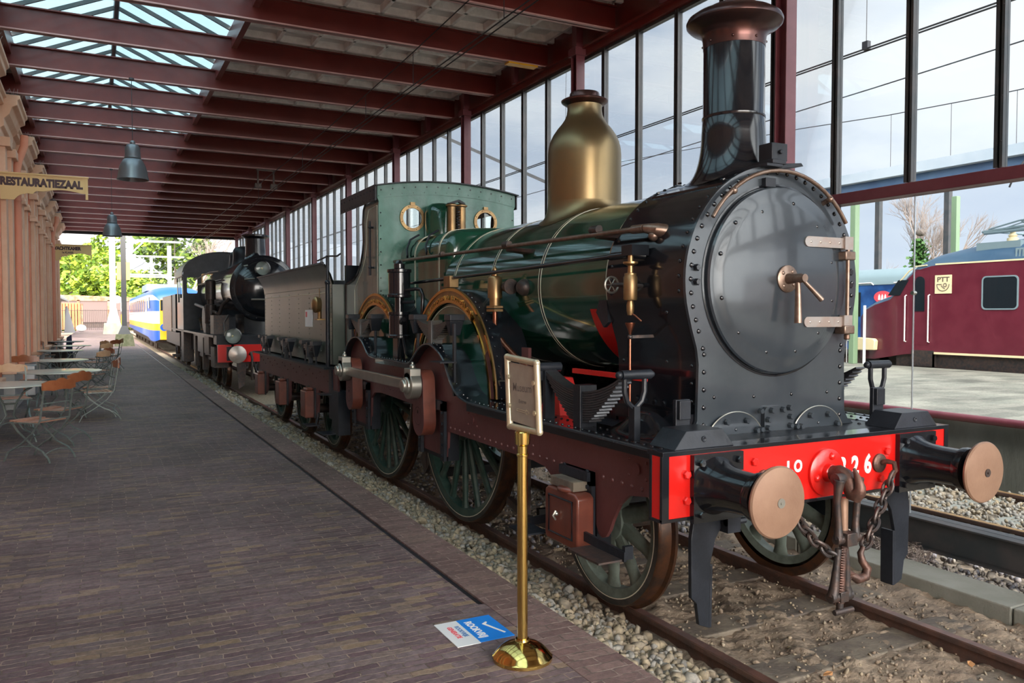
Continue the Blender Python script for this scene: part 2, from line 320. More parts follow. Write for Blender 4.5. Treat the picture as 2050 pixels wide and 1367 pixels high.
def text_mb(s,size,M,ext=.002,bold=0.,space=1.,align='CENTER',shear=0.,sx=1.):
    cu=bpy.data.curves.new('t','FONT'); cu.body=s; cu.size=size; cu.extrude=ext; cu.offset=bold; cu.space_character=space; cu.align_x=align; cu.align_y='CENTER'; cu.shear=shear; cu.resolution_u=4
    o=bpy.data.objects.new('t',cu); COL.objects.link(o); bpy.context.view_layer.update()
    me=bpy.data.meshes.new_from_object(o.evaluated_get(bpy.context.evaluated_depsgraph_get()))
    mb=MB(); mb.add([M@Vector((v.co.x*sx,v.co.y,v.co.z)) for v in me.vertices],[tuple(p.vertices) for p in me.polygons])
    bpy.data.objects.remove(o); bpy.data.curves.remove(cu); bpy.data.meshes.remove(me); return mb
def frame(o,x,y):  # matrix from origin, x axis, y axis
    x=Vector(x).normalized(); y=Vector(y).normalized(); z=x.cross(y).normalized(); y=z.cross(x)
    return Matrix(((x.x,y.x,z.x,o[0]),(x.y,y.y,z.y,o[1]),(x.z,y.z,z.z,o[2]),(0,0,0,1)))
def arc(cx,cy,r,a0,a1,n,rx=1.,ry=1.): return [(cx+rx*r*math.cos(a0+(a1-a0)*i/n),cy+ry*r*math.sin(a0+(a1-a0)*i/n)) for i in range(n+1)]
# ================================================================ SETTING
PZ=.38   # platform level
struct(MB().box(-1.75,1.915,-7,120,.1,PZ).box(1.915,1.955,-7,4.12,.1,PZ-.001).build('floor',['brick_floor'],smooth=False))
struct(MB().box(1.955,2.245,-7,120,.0,PZ+.002).build('trim_1',['brick_edge'],smooth=False))      # bricks between gutter and edge
struct(MB().box(1.915,1.955,4.12,120,.1,PZ-.010).build('trim_2','black_satin',smooth=False))
# ground under the tracks
def ground(name,x0,x1,y0,y1,z,step,amp,m,fn=None):
    nx=max(2,int((x1-x0)/step)); ny=max(2,int((y1-y0)/step)); v=[];f=[]
    for j in range(ny+1):
        for i in range(nx+1):
            x=x0+(x1-x0)*i/nx; y=y0+(y1-y0)*j/ny
            zz=z+amp*(math.sin(x*7.1+y*2.3)*math.sin(y*5.3-x*1.9)*.5+.5*math.sin(x*19+y*11)*math.sin(y*23))+(random.random()-.5)*amp*.7
            if fn: zz+=fn(x,y)
            v.append((x,y,zz))
    for j in range(ny):
        for i in range(nx): a_=j*(nx+1)+i; f.append((a_,a_+1,a_+nx+2,a_+nx+1))
    return struct(MB().add(v,f).build(name,m))
def slope(x,y): return max(0.,(2.95-x))*.30 if x<2.95 else 0.
ground('ground_track_bed',2.24,5.62,1.5,16,-.105,.04,.034,'dirt',slope)
struct(MB().box(-120,240,-60,400,-.5,-.26).build('ground_far','dirt',smooth=False))
ground('ground_rear_bed',2.24,5.62,16,130,-.12,.5,.02,'stone_c',slope)
ground('ground_second_track',5.98,9.75,-2,60,-.10,.25,.02,'stone_a')
# kerb slabs right of the track
for k in range(14):
    y=-.55+k*1.93
    o=MB().box(5.62,5.99,y,y+1.92,-.24,.0).build('kerb_slab','concrete',bev=.012,smooth=False)
    tag(o,'grey concrete kerb slabs laid end to end beside the ballast under the glass wall','kerb','kerb slabs along the glass wall')
# platform 2 beyond the glass
struct(MB().box(9.75,17.6,-12,90,-.25,.76).build('floor_far_platform','paving_grey',smooth=False))
struct(MB().box(9.70,9.76,-12,90,-.25,.745).build('wall_platform_edge','wall_conc',smooth=False))
# ---------------------------------------------------------------- station building
b=MB(); b.box(-2.1,-1.65,-7,41,.38,6.3); struct(b.build('wall_left','facade',smooth=False))
b=MB(); b.box(-1.65,-1.60,-7,41,.38,1.0); struct(b.build('baseboard_left','facade_grey',smooth=False))
cor=[(0,5.05),(.06,5.05),(.06,5.2),(.12,5.24),(.12,5.36),(.20,5.44),(.24,5.56),(.32,5.60),(.32,5.68),(.36,5.71),(.36,5.77),(0,5.77)]
tn=3
b=MB(); b.prism([(-1.65+p,q) for p,q in cor],'xz',-7,41); struct(b.build('trim_%d'%tn,'facade_trim',smooth=False)); tn+=1
for k in range(-6,7):
    y=16.2+3.62*k
    if y>40.5: break
    b=MB()
    b.prism([(-1.45+p,q) for p,q in cor],'xz',y,y+1.7)
    b.box(-1.65,-1.45,y,y+1.7,5.05,5.77)
    b.mi=1; b.box(-1.65,-1.42,y+.1,y+1.6,.38,5.06)
    b.mi=0
    for yy in (y+.1,y+1.26):
        b.box(-1.42,-1.33,yy,yy+.34,1.0,5.06); b.box(-1.44,-1.27,yy-.05,yy+.39,4.35,4.43); b.box(-1.44,-1.29,yy-.03,yy+.37,4.43,4.5)
        b.box(-1.44,-1.25,yy-.05,yy+.39,4.9,5.06)
    b.mi=2; b.box(-1.44,-1.25,y-.02,y+1.72,.38,1.0)
    b.mi=0; b.box(-1.44,-1.22,y-.04,y+1.74,1.0,1.08)
    struct(b.build('trim_%d'%tn,['facade_trim','facade','facade_grey'],smooth=False,bev=.012)); tn+=1
# recessed window of each bay
for i,k in enumerate(range(-5,7)):
    y=16.2+3.62*k-1.35
    w=MB(); outer=[(y-.42,1.25),(y+.42,1.25)]+arc(y,3.4,.42,0,pi,12); inner=[(y-.34,1.33),(y+.34,1.33)]+arc(y,3.4,.34,0,pi,12)
    w.ringprism(outer,inner,'yz',-1.65,-1.60); w.bar((-1.63,y,1.3),(-1.63,y,3.7),.04,.04); w.bar((-1.63,y-.36,3.3),(-1.63,y+.36,3.3),.04,.04)
    o=struct(w.build('window_%d'%(i+1),'facade_trim',smooth=False)); MB().prism(inner,'yz',-1.648,-1.64).build('pane','dark_window',o,smooth=False)
# downpipes
for y in (18.10,32.6):
    t=thing('downpipe','salmon downpipe on the facade %s'%('right behind the larger yellow sign' if y<20 else 'farther along, nearer the small ochre sign'),'drainpipe',(-1.4,y,.38))
    b=MB().tube([(-1.30,y,.4),(-1.30,y,4.75),(-1.27,y,4.95),(-1.17,y,5.25),(-1.16,y,5.45)],.07,14); b.build('pipe','facade',t)
    for z in (1.4,2.9,4.2): MB().lathe((-1.30,y,z),'z',[(.066,0),(.08,.0),(.08,.04),(.066,.04)],14).build('bracket','facade',t)
# bird spikes on the ledge
for k in range(-1,6):
    y=16.2+3.62*k; b=MB()
    for i in range(90):
        yy=y+random.random()*1.7; x=-1.13-random.random()*.2
        b.tube([(x,yy,5.77),(x+random.uniform(-.06,.06),yy+random.uniform(-.05,.05),5.77+random.uniform(.06,.12))],.0028,3)
    tag(b.build('bird_spikes','galv',smooth=False),'strip of thin metal bird spikes on top of a salmon cornice ledge','bird spikes','bird spikes on the cornice ledges')
# ---------------------------------------------------------------- roof
YB=[9.08+1.815*k for k in range(-8,19)]
YEND=YB[-1]+.2
FW=[.10,.0]
def ibeam(b,y,x0,x1,zb=5.82,zt=6.15):
    b.mi=0; b.box(x0,x1,y-.012,y+.012,zb,zt); b.box(x0,x1,y-.06,y+.06,zt-.018,zt)
    b.mi=1; b.box(x0,x1,y-.06,y+.06,zb,zb+.018)
for i,y in enumerate(YB):
    b=MB(); ibeam(b,y,-1.6,6.25); struct(b.build('trim_%d'%tn,['beam_red','beam_flange'],smooth=False)); tn+=1
# edge beam along the glass wall, skylight kerbs
b=MB(); b.box(6.22,6.40,-6,YEND,5.70,5.82); b.box(6.30,6.34,-6,YEND,5.82,6.25); b.box(6.16,6.30,-6,YEND,5.78,5.81); struct(b.build('trim_%d'%tn,'beam_red',smooth=False)); tn+=1
for x in (-1.12,1.90):
    b=MB(); b.box(x-.04,x+.04,-6,YEND,6.0,6.32); struct(b.build('trim_%d'%tn,'beam_red',smooth=False)); tn+=1
# coffered ceiling
b=MB(); b.box(1.94,6.4,-6.2,YEND,6.27,6.36); struct(b.build('ceiling','coffer',smooth=False))
b=MB()
for i in range(len(YB)-1):
    y0,y1=YB[i],YB[i+1]
    for f in (.06,.36,.66,.94):
        yy=y0+(y1-y0)*f; b.box(1.94,6.3,yy-.03,yy+.03,6.17,6.28)
    for k in range(9):
        x=2.0+k*.52; b.box(x-.03,x+.03,y0,y1,6.17,6.28)
struct(b.build('ceiling_ribs','rib',smooth=False,bev=.008))
b=MB(); b.box(-1.8,-1.14,-6.2,YEND,6.2,6.3); struct(b.build('ceiling_left_strip','coffer',smooth=False))
# glazed lantern: ridge, bars, panes
b=MB(); b.tube([(.38,-6,7.0),(.38,YEND,7.0)],.045,8); struct(b.build('trim_%d'%tn,'mullion')); tn+=1
for sx,x0 in ((0,-1.10),(1,1.88)):
    b=MB()
    n=int((YEND+6)/.605)
    for k in range(n+1):
        y=-5.9+k*.605; b.bar((.38,y,7.0),(x0,y,6.33),.035,.06)
    struct(b.build('trim_%d'%tn,'mullion',smooth=False)); tn+=1
    n=40+sx
    o=MB().hexa([(.38,-6,7.04),(x0,-6,6.37),(x0,YEND,6.37),(.38,YEND,7.04)],[(.38,-6,7.05),(x0,-6,6.38),(x0,YEND,6.38),(.38,YEND,7.05)]).build('window_%d'%n,'skylight_glass',smooth=False); struct(o)
b=MB()
for y in (-6,YEND): b.prism([(-1.12,6.3),(1.9,6.3),(.38,7.03)],'xz',y-.02,y+.02)
struct(b.build('window_42','skylight_glass',smooth=False))
# dark fascia at the end of the roof, service walkway light
b=MB(); b.box(-1.6,6.3,YEND-.05,YEND+.1,5.70,6.35); struct(b.build('trim_%d'%tn,'near_black',smooth=False)); tn+=1
# yellow tube strip on the beam
tag(MB().box(5.55,6.05,10.83,10.97,5.795,5.819).build('strip_mark','train_yellow',smooth=False),'short orange yellow strip under the roof beam near the glass wall','strip')
# ---------------------------------------------------------------- columns
cols=[5.95+3.9*k for k in range(-2,10)]
for i,y in enumerate(cols):
    b=MB(); z0=-.24
    b.box(6.08,6.22,y-.075,y-.06,z0,5.70); b.box(6.08,6.22,y+.06,y+.075,z0,5.70); b.box(6.145,6.155,y-.06,y+.06,z0,5.70); b.box(6.05,6.24,y-.1,y+.1,5.69,5.80)
    b.box(6.09,6.2,y-.06,y+.06,5.8,6.2)
    o=b.build('steel_column','column_red',smooth=False,bev=.004)
    o.location=(0,0,0)
    tag(o,'maroon steel column of the long glass wall','column','maroon columns of the glass wall')
for i,y in enumerate([c+1.95 for c in cols]):
    b=MB(); b.box(6.12,6.2,y-.05,y+.05,5.80,6.15); tag(b.build('beam_strut','column_red',smooth=False),'short maroon strut between roof beam and edge beam above the glass wall','strut','short struts over the edge beam')
# ---------------------------------------------------------------- glass wall
M0=5.44; MP=.787
def mullion(b,y,z0,z1):
    b.mi=0; b.box(6.26,6.33,y-.035,y-.012,z0,z1); b.box(6.26,6.33,y+.012,y+.035,z0,z1); b.box(6.30,6.33,y-.03,y+.03,z0,z1)
wn=43
ks=list(range(-13,46))
for g in range(0,len(ks),5):
    grp=ks[g:g+5]; y0=M0+MP*grp[0]; y1=M0+MP*(grp[-1]+1)
    low = y1<=M0+.01
    z0=3.18 if low else .30
    o=MB().box(6.27,6.34,y0,y1,5.66,5.70).build('window_%d'%wn,'mullion',smooth=False); struct(o)
    for k in grp:
        y=M0+MP*k; lz=3.18 if y<M0-.1 else .30
        b=MB(); mullion(b,y,lz,5.70)
        z=lz+.2
        while z<5.6: b.riv((6.26,y-.024,z),(-1,0,0),.007); b.riv((6.26,y+.024,z),(-1,0,0),.007); z+=.35
        b.build('mullion','mullion',o,smooth=False)
        pz=3.18 if y<M0-.1 else .31
        MB().box(6.297,6.303,y+.035,y+MP-.035,pz,5.68).build('pane','pane_glass',o,smooth=False)
    wn+=1
# transom and frameless lower panes
b=MB(); b.box(6.18,6.36,-5.2,5.50,3.06,3.16); struct(b.build('trim_%d'%tn,'column_red',smooth=False,bev=.006)); tn+=1
b=MB(); b.box(6.14,6.22,5.40,5.50,2.98,3.12); struct(b.build('trim_%d'%tn,'mullion',smooth=False)); tn+=1
for i,(y0,y1) in enumerate([(-5.2,-2.8),(-2.79,-.3),(-.29,2.15),(2.16,4.595),(4.605,5.42)]):
    o=MB().box(6.295,6.307,y0,y1,.30,3.06).build('window_%d'%wn,'pane_glass',smooth=False); struct(o); wn+=1
struct(MB().box(6.293,6.309,4.597,4.603,.30,3.06).build('trim_90','galv',smooth=False))
tag(MB().lathe((6.29,4.6,2.22),'x',[(0.001,-.012),(.018,-.012),(.018,.03),(.001,.03)],12).build('glass_clamp','steel'),'small round steel clamp on the joint of the lower glass panes','clamp')
# dark sill beam
b=MB(); b.box(6.27,6.33,-5,42,.05,.285); b.box(6.20,6.40,-5,42,.285,.30); b.box(6.22,6.38,-5,42,.03,.05); struct(b.build('baseboard_right','mullion',smooth=False,bev=.003))
# pipe rail on platform 2 edge
o=MB().tube([(9.62,-8,.74),(9.62,60,.74)],.05,12).build('pipe_rail','column_red'); tag(o,'long dark red pipe running along the top edge of the concrete platform wall','pipe')
# ---------------------------------------------------------------- rails
def rail(x,y0,y1,z,name,label,m,grp=None):
    t=thing(name,label,'rail',(x,y0,z-.15),grp)
    b=MB(); b.box(x-.0095,x+.0095,y0,y1,z-.12,z-.03); b.box(x-.065,x+.065,y0,y1,z-.15,z-.135); b.prism([(x-.065,z-.135),(x+.065,z-.135),(x+.0095,z-.115),(x-.0095,z-.115)],'xz',y0,y1)
    b.prism([(x-.034,z-.034),(x+.034,z-.034),(x+.034,z-.006),(x+.028,z),(x-.028,z),(x-.034,z-.006)],'xz',y0,y1)
    b.build('rail_web','rail_side',t,smooth=False); MB().box(x-.029,x+.029,y0+.0005,y1,z-.002,z+.0015).build('running_surface',m,t,smooth=False)
    return t
rail(3.295,-3,112,0,'rail','rusty brown rail nearest the platform, under the locomotives','rail_top')
rail(4.795,-3,112,0,'rail','rusty rail on the far side under the locomotives','rail_top')
rail(7.70,-6,60,0,'rail','orange topped rail just outside the glass wall','rail_orange')
rail(9.20,-6,60,0,'rail','orange topped rail beside the far platform wall','rail_orange')
# sleepers
y=2.05; first=None
while y<20:
    b=MB(); b.box(2.85,5.3,y-.13,y+.13,-.24,-.096+.004*random.random())
    tag(b.build('sleeper','sleeper',smooth=False,bev=.01),'brown sleeper half buried in dirt under the locomotive track','sleeper','sleepers of the near track'); y+=.72
y=2.2
while y<22:
    b=MB(); b.box(7.1,9.6,y-.12,y+.12,-.2,-.075); tag(b.build('sleeper','galv' if 0 else 'concrete',smooth=False,bev=.01),'grey concrete sleeper in the ballast of the second track','sleeper','sleepers of the second track'); y+=.68
# ---------------------------------------------------------------- ballast (uncountable)
ico=bmesh.new(); bmesh.ops.create_icosphere(ico,subdivisions=1,radius=1); IV=np.array([v.co[:] for v in ico.verts]); IF=np.array([[v.index for v in f.verts] for f in ico.faces]); ico.free()
def stones(name,label,pts,rad,mats,flat=.65):
    n=len(pts); R=rng.uniform(-1,1,(n,3,3)); Q,_=np.linalg.qr(R)
    sc=rng.uniform(.6,1.25,(n,3)); sc[:,2]*=flat
    V=IV[None]*(1+rng.uniform(-.22,.22,(n,len(IV),1))); V=V*sc[:,None,:]; V=np.einsum('nij,nkj->nki',Q,V)*np.asarray(rad)[:,None,None]
    V=V+np.asarray(pts)[:,None,:]; V=V.reshape(-1,3)
    F=(IF[None]+(np.arange(n)*len(IV))[:,None,None]).reshape(-1,3)
    me=bpy.data.meshes.new(name); me.vertices.add(len(V)); me.vertices.foreach_set('co',V.ravel())
    me.loops.add(F.size); me.loops.foreach_set('vertex_index',F.ravel().astype(np.int32))
    me.polygons.add(len(F)); me.polygons.foreach_set('loop_start',np.arange(0,F.size,3,dtype=np.int32))
    for m in mats: me.materials.append(MT[m])
    mi=np.repeat(rng.integers(0,len(mats),n),len(IF)); me.polygons.foreach_set('material_index',mi.astype(np.int32)); me.update(calc_edges=True); me.validate()
    o=bpy.data.objects.new(name,me); COL.objects.link(o); return tag(o,label,'gravel',None,'stuff')
def scatter(n,x0,x1,y0,y1,zf,r0,r1):
    x=rng.uniform(x0,x1,n); y=y0+(y1-y0)*rng.uniform(0,1,n)**1.5; r=rng.uniform(r0,r1,n)*(1+.5*(rng.uniform(0,1,n)>.9))
    z=np.array([zf(a,b_) for a,b_ in zip(x,y)])+rng.uniform(-.01,.02,n); return np.stack([x,y,z],1),r
zs=lambda x,y: -.10+.26*max(0,min(1,(3.15-x)/.9))
p1_,r1_=scatter(8500,2.25,3.22,1.9,15,zs,.016,.042)
stones('ballast','pale rounded ballast stones between platform edge and near rail',p1_,r1_,['stone_a','stone_c','stone_c','stone_b'])
p,r=scatter(1500,2.25,3.3,14,32,zs,.04,.07); stones('ballast','pale ballast beside the rear locomotive, farther along the platform edge',p,r,['stone_a','stone_b','stone_c'])
zd=lambda x,y:-.105
p,r=scatter(5000,3.4,5.5,1.9,14,zd,.006,.017); stones('track_gravel','small loose grit and clods on the dirt between the rails',p,r,['stone_c','dirt','dirt','stone_a','dirt'])
p,r=scatter(3400,3.4,5.5,6.2,19,zd,.018,.036); stones('track_gravel','coarse dark ballast between the rails under the big wheels',p,r,['stone_d','stone_c','sleeper'])
p,r=scatter(1700,5.99,6.27,1.5,9,lambda x,y:-.05,.014,.032); 
p2_,r2_=scatter(2600,6.38,7.1,1.5,9,lambda x,y:-.05,.014,.032)
stones('grey_ballast','angular blue grey stones between the kerb slabs and the dark sill beam',np.concatenate([p,p2_]),np.concatenate([r,r2_]),['stone_d','stone_b','stone_d','stone_b'])
p,r=scatter(7500,7.0,9.62,2.2,14,lambda x,y:-.075,.018,.036); stones('yellow_ballast','yellowish ballast stones of the second track outside the glass',p,r,['stone_a','stone_b','stone_c','stone_b'])
# dry leaves and a few bigger stones
for i,(x,y) in enumerate([(4.62,2.95),(4.35,2.65),(3.9,4.5),(6.1,4.1),(6.15,3.9),(3.0,4.9),(3.75,3.25),(6.05,3.5)]):
    b=MB(); s_=.035; a=random.random()*6; z=-.06
    pts=[(0,-1,0),(.5,-.3,.25),(.6,.4,.1),(0,1.1,.3),(-.55,.4,.35),(-.5,-.4,.1)]
    V=[(x+s_*(p[0]*math.cos(a)-p[1]*math.sin(a)),y+s_*(p[0]*math.sin(a)+p[1]*math.cos(a)),z+s_*p[2]) for p in pts]
    V2=[(q[0],q[1],q[2]+.002) for q in V]
    b.add(V+V2,[(0,1,2,3,4,5),(6,7,8,9,10,11)]+[(k,(k+1)%6,6+(k+1)%6,6+k) for k in range(6)])
    tag(b.build('dry_leaf','leaf_dry',smooth=False),'curled orange brown dry leaf lying by the tracks','leaf','dry leaves around the tracks')
# tuft of dry twigs by the kerb
b=MB()
for i in range(260):
    x,y=random.uniform(6.0,6.25),random.uniform(4.3,4.95); b.tube([(x,y,-.05),(x+random.uniform(-.05,.05),y+random.uniform(-.05,.05),random.uniform(0,.07)),(x+random.uniform(-.12,.08),y+random.uniform(-.1,.1),random.uniform(-.02,.09))],.0022,3)
tag(b.build('dry_weeds','bark_pale',smooth=False),'tangle of dry brown weeds on the ballast by the dark sill beam','weeds',None,'stuff')
# ================================================================ GREEN LOCOMOTIVE
LO=thing('steam_locomotive','green steam locomotive with black chimney and brass dome, nearest the camera','locomotive',(TX,7,0))
def curve_plate(outer,holes,plane,a,b):
    cu=bpy.data.curves.new('c','CURVE'); cu.dimensions='2D'; cu.fill_mode='BOTH'; cu.extrude=abs(b-a)/2
    for poly in [outer]+holes:
        sp=cu.splines.new('POLY'); sp.points.add(len(poly)-1)
        for i,p in enumerate(poly): sp.points[i].co=(p[0],p[1],0,1)
        sp.use_cyclic_u=True
    o=bpy.data.objects.new('c',cu); COL.objects.link(o); bpy.context.view_layer.update()
    me=bpy.data.meshes.new_from_object(o.evaluated_get(bpy.context.evaluated_depsgraph_get()))
    mid=(a+b)/2; g={'xz':lambda p:(p[0],mid+p[2],p[1]),'yz':lambda p:(mid+p[2],p[0],p[1]),'xy':lambda p:(p[0],p[1],mid+p[2])}[plane]
    mb=MB().add([g(v.co) for v in me.vertices],[tuple(p.vertices) for p in me.polygons])
    bpy.data.objects.remove(o); bpy.data.curves.remove(cu); bpy.data.meshes.remove(me); return mb
def circ(cx,cy,r,n=28): return [(cx+r*math.cos(2*pi*i/n),cy+r*math.sin(2*pi*i/n)) for i in range(n)]
BZ=2.27; BR=.70; SZ=2.25; SR=.757
mir=lambda x:2*TX-x
# --- smokebox
def sbsec(g=0.):
    R=SR+g; pts=[(-.645-g,1.262),(-.645-g,1.72),(-.66-g,1.82),(-.70-g,1.94)]
    a0=math.radians(196); pts+=[(R*math.cos(a0-(a0+math.radians(16))*i/40),SZ-2.25+SZ+R*math.sin(a0-(a0+math.radians(16))*i/40)-SZ+2.25-2.25) if 0 else (R*math.cos(a0-(a0+math.radians(16))*i/40),SZ+R*math.sin(a0-(a0+math.radians(16))*i/40)) for i in range(41)]
    pts+=[(.70+g,1.94),(.66+g,1.82),(.645+g,1.72),(.645+g,1.262)]
    return [(TX+x,z) for x,z in pts]
b=MB(); b.prism(sbsec(),'xz',3.99,4.86)
for z in [1.36+.115*i for i in range(6)]+[]:
    for y in (4.05,4.80): b.riv((TX-.645,y,z),(-1,0,0),.014)
for i in range(27):
    a=math.radians(185-i*7.3)
    for y in (4.05,4.80): b.riv((TX+SR*math.cos(a),y,SZ+SR*math.sin(a)),(math.cos(a),0,math.sin(a)),.014)
for i in range(8):
    b.riv((TX-.68,4.08+i*.1,1.44),(-1,0,0),.02,hexa=True)
for y,z in ((4.30,1.72),(4.2,2.05),(4.45,2.60),(4.36,2.60)): b.riv((TX-math.sqrt(max(0,SR**2-(z-SZ)**2)) if z>1.9 else TX-.645,y,z),(-1,0,.3),.014)
b.box(TX-.70,TX-.64,4.0,4.88,1.30,1.40); b.build('smokebox','black_paint',LO)
# front plate with flared feet
fp=sbsec(.012); fp=[(TX-.657-.10,1.262),(TX-.657-.04,1.30),(TX-.657-.01,1.36)]+fp[1:-1]+[(TX+.667,1.36),(TX+.70,1.30),(TX+.76,1.262)]
b=MB(); b.prism(fp,'xz',3.968,3.992); b.mi=1
ring=[(TX-.615,1.33+.113*i) for i in range(5)]
for (x,z) in ring+[(mir(x),z) for x,z in ring]: b.riv((x,3.968,z),(0,-1,0),.017)
for i in range(33):
    a=math.radians(200-i*220/32); 
    x=TX+(SR-.03)*math.cos(a); z=SZ+(SR-.03)*math.sin(a)
    b.riv((x,3.968,z),(0,-1,0),.017)
for s in (-1,1):
    for q,(dx,z) in enumerate([(.625,1.82),(.66,1.93)]): b.riv((TX+s*dx,3.968,z),(0,-1,0),.017)
    b.riv((TX+s*.688,3.968,2.33),(0,-1,0),.022,.03,hexa=True); b.riv((TX+s*.688,3.968,2.24),(0,-1,0),.022,.03,hexa=True)
for x,z in ((3.51,1.505),(3.85,1.495),(4.19,1.495),(4.53,1.495)): b.riv((x,3.968,z),(0,-1,0),.013)
b.build('smokebox_front',['plate_black','black_paint'],LO,ang=30)
for s in (-1,1):
    c=TX+s*.365+ (.0 if s<0 else .02); b=MB(); po=[(c-.27,1.262)]+arc(c,1.19,.215,pi*.93,pi*.07,20,rx=1.15,ry=1.0)+[(c+.27,1.262)]
    b.prism(po,'xz',3.945,3.97)
    for a in (150,115,65,30,5,175): b.riv((c+.20*math.cos(math.radians(a)),3.945,1.19+.17*math.sin(math.radians(a))+.0),(0,-1,0),.021,.03,hexa=True)
    b.riv((c,3.945,1.29),(0,-1,0),.012); CCV=b.build('cylinder_cover','plate_black',LO); MB().tube([(x,3.946,z) for x,z in po[1:-1]],.004,6).build('rim_highlight','steel',CCV)  # lighter steel tube added as the edge highlight of the cover
b=MB(); po=[(TX-.125,1.25),(TX-.125,1.38)]+arc(TX-.085,1.385,.04,pi,pi/2,6)+arc(TX+.10,1.385,.04,pi/2,0,6)+[(TX+.14,1.25)]
b.prism(po,'xz',3.935,3.97)
for x,z in ((-.17,1.40),(-.07,1.40),(.03,1.40),(.09,1.41),(-.1,1.34),(.1,1.35),(-.1,1.285),(.1,1.29),(.155,1.28),(-.165,1.28)): b.riv((TX+x,3.935,z),(0,-1,0),.02,.03,hexa=True)
b.build('valve_cover','plate_black',LO)
# door
b=MB(); b.lathe((TX,3.968,2.26),'y',[(.640,0),(.640,-.004),(.628,-.006),(.622,.0)],64,cap=False)
b.build('door_ring','black_paint',LO)
dr=MB(); dr.lathe((TX,3.968,2.26),'y',[(.618,-.0),(.618,-.030),(.608,-.042),(.56,-.047),(.53,-.056),(.50,-.06),(.3,-.075),(.1,-.082),(.0001,-.083)],72,cap=False)
dr.mi=1
for x,z in [(3.85,2.70),(3.51,2.42),(3.52,2.14),(3.66,1.92),(3.9,1.79),(4.16,1.79),(4.37,1.91),(4.50,2.13),(4.49,2.39),(4.35,2.63),(4.13,2.77),(3.63,2.62)]:
    d=math.hypot(x-TX,z-2.26); dr.riv((x,3.968-.058+.02*max(0,d-.3),z),(0,-1,0),.015)
DO=dr.build('smokebox_door',['plate_black','black_paint'],LO,ang=25)
b=MB(); b.lathe((TX+.01,3.90,2.27),'y',[(.09,.0),(.09,-.025),(.083,-.03),(.0001,-.03)],32); 
for a in (0,1,2,3): b.riv((TX+.01+.06*math.cos(a*pi/2+.9),3.87,2.27+.06*math.sin(a*pi/2+.9)),(0,-1,0),.014,.006)
b.build('handle_boss','steel_bronze',DO)
b=MB(); b.lathe((TX+.01,3.87,2.27),'y',[(.036,0),(.030,-.06),(.030,-.11),(.026,-.12),(.026,-.14),(.0001,-.14)],16)
b.tube([(TX+.01,3.79,2.25),(TX+.005,3.78,1.98)],[.017,.026],12); b.tube([(TX+.01,3.75,2.26),(TX+.14,3.71,2.13)],[.012,.018],12); b.build('door_handle','steel_bronze',DO)
for z in (2.525,1.985):
    b=MB(); po=arc(4.25,z,.035,pi/2,3*pi/2,8)+[(4.64,z-.035),(4.64,z+.035)]; b.prism(po,'xz',3.885,3.905); 
    for x in (4.27,4.36,4.45,4.54): b.riv((x,3.885,z),(0,-1,0),.010,.004)
    b.box(4.58,4.66,3.87,3.91,z-.045,z+.045); b.build('hinge_strap','hinge_steel',DO)
b=MB(); b.tube([(4.625,3.885,1.88),(4.625,3.885,2.57)],.014,10)
for z in (2.44,1.93): b.box(4.575,4.675,3.86,3.95,z-.03,z+.03)
b.tube([(4.625,3.885,1.86),(4.625,3.885,1.9)],.02,10); b.build('hinge_pin','steel_bronze',LO,bev=.008)
# rail round the smokebox front, lamp bracket
b=MB(); pts=[(TX+.71*math.cos(math.radians(a)),3.91,SZ+.02+.71*math.sin(math.radians(a))) for a in range(148,30,-6)]
b.tube(pts,.014,10)
for a in (128,52):
    p=(TX+.70*math.cos(math.radians(a)),3.91,SZ+.02+.70*math.sin(math.radians(a))); b.tube([(p[0],3.97,p[2]-.02),p],.018,8); b.ball(p,.024,10,6)
b.build('front_handrail','steel_bronze',LO)
b=MB(); b.box(3.90,3.99,3.93,3.97,2.87,2.93); b.box(3.88,4.02,3.90,4.15,3.0,3.02); b.prism([(4.0,3.03),(4.24,3.055),(4.26,3.035),(4.05,3.0),(3.95,3.0)],'xz',3.95,4.05)
b.build('lamp_iron','black_satin',LO,bev=.003)
b=MB(); b.box(3.97,4.11,3.95,4.07,3.055,3.17); b.tube([(4.04,3.95,3.11),(4.04,3.93,3.11)],.015,8); b.box(3.93,4.05,3.9,4.1,3.02,3.05); b.build('lamp_bracket_box','black_satin',LO,bev=.004)
# --- chimney
def saddle(b,c,r0,r1,z0,Rb,zb,n=48,m=10):
    v=[]
    for j in range(m+1):
        t=j/m; r=r0+(r1-r0)*t**1.6
        for i in range(n):
            a=2*pi*i/n; x=r*math.cos(a); zs_=zb+math.sqrt(max(.01,Rb*Rb-x*x)); z=zs_+.002+(z0-zs_)*(1-t)**2.1
            v.append((c[0]+x,c[1]+r*math.sin(a),z))
    b.add(v,[(j*n+i,j*n+(i+1)%n,(j+1)*n+(i+1)%n,(j+1)*n+i) for j in range(m) for i in range(n)])
CY=4.39
b=MB(); saddle(b,(TX,CY),.222,.34,3.30,SR,SZ); b.lathe((TX,CY,0),'z',[(.222,3.30),(.216,3.42),(.213,3.425),(.212,3.93)],48,cap=False); b.lathe((TX,CY,0),'z',[(.217,3.41),(.220,3.415),(.220,3.428),(.214,3.432)],48,cap=False)
CH=b.build('chimney','black_paint',LO)
b=MB()
v=[]; outl=[(-.43,-.37),(-.43,.37),(-.15,.45),(.15,.45),(.43,.37),(.43,-.37),(.15,-.36),(-.15,-.36)]
for x,y in outl:
    v.append((TX+x,CY+y,SZ+math.sqrt(SR**2-x*x)+.016))
b.add(v+[(p[0],p[1],p[2]-.05) for p in v],[tuple(range(8)),tuple(range(15,7,-1))]+[(i,(i+1)%8,8+(i+1)%8,8+i) for i in range(8)])
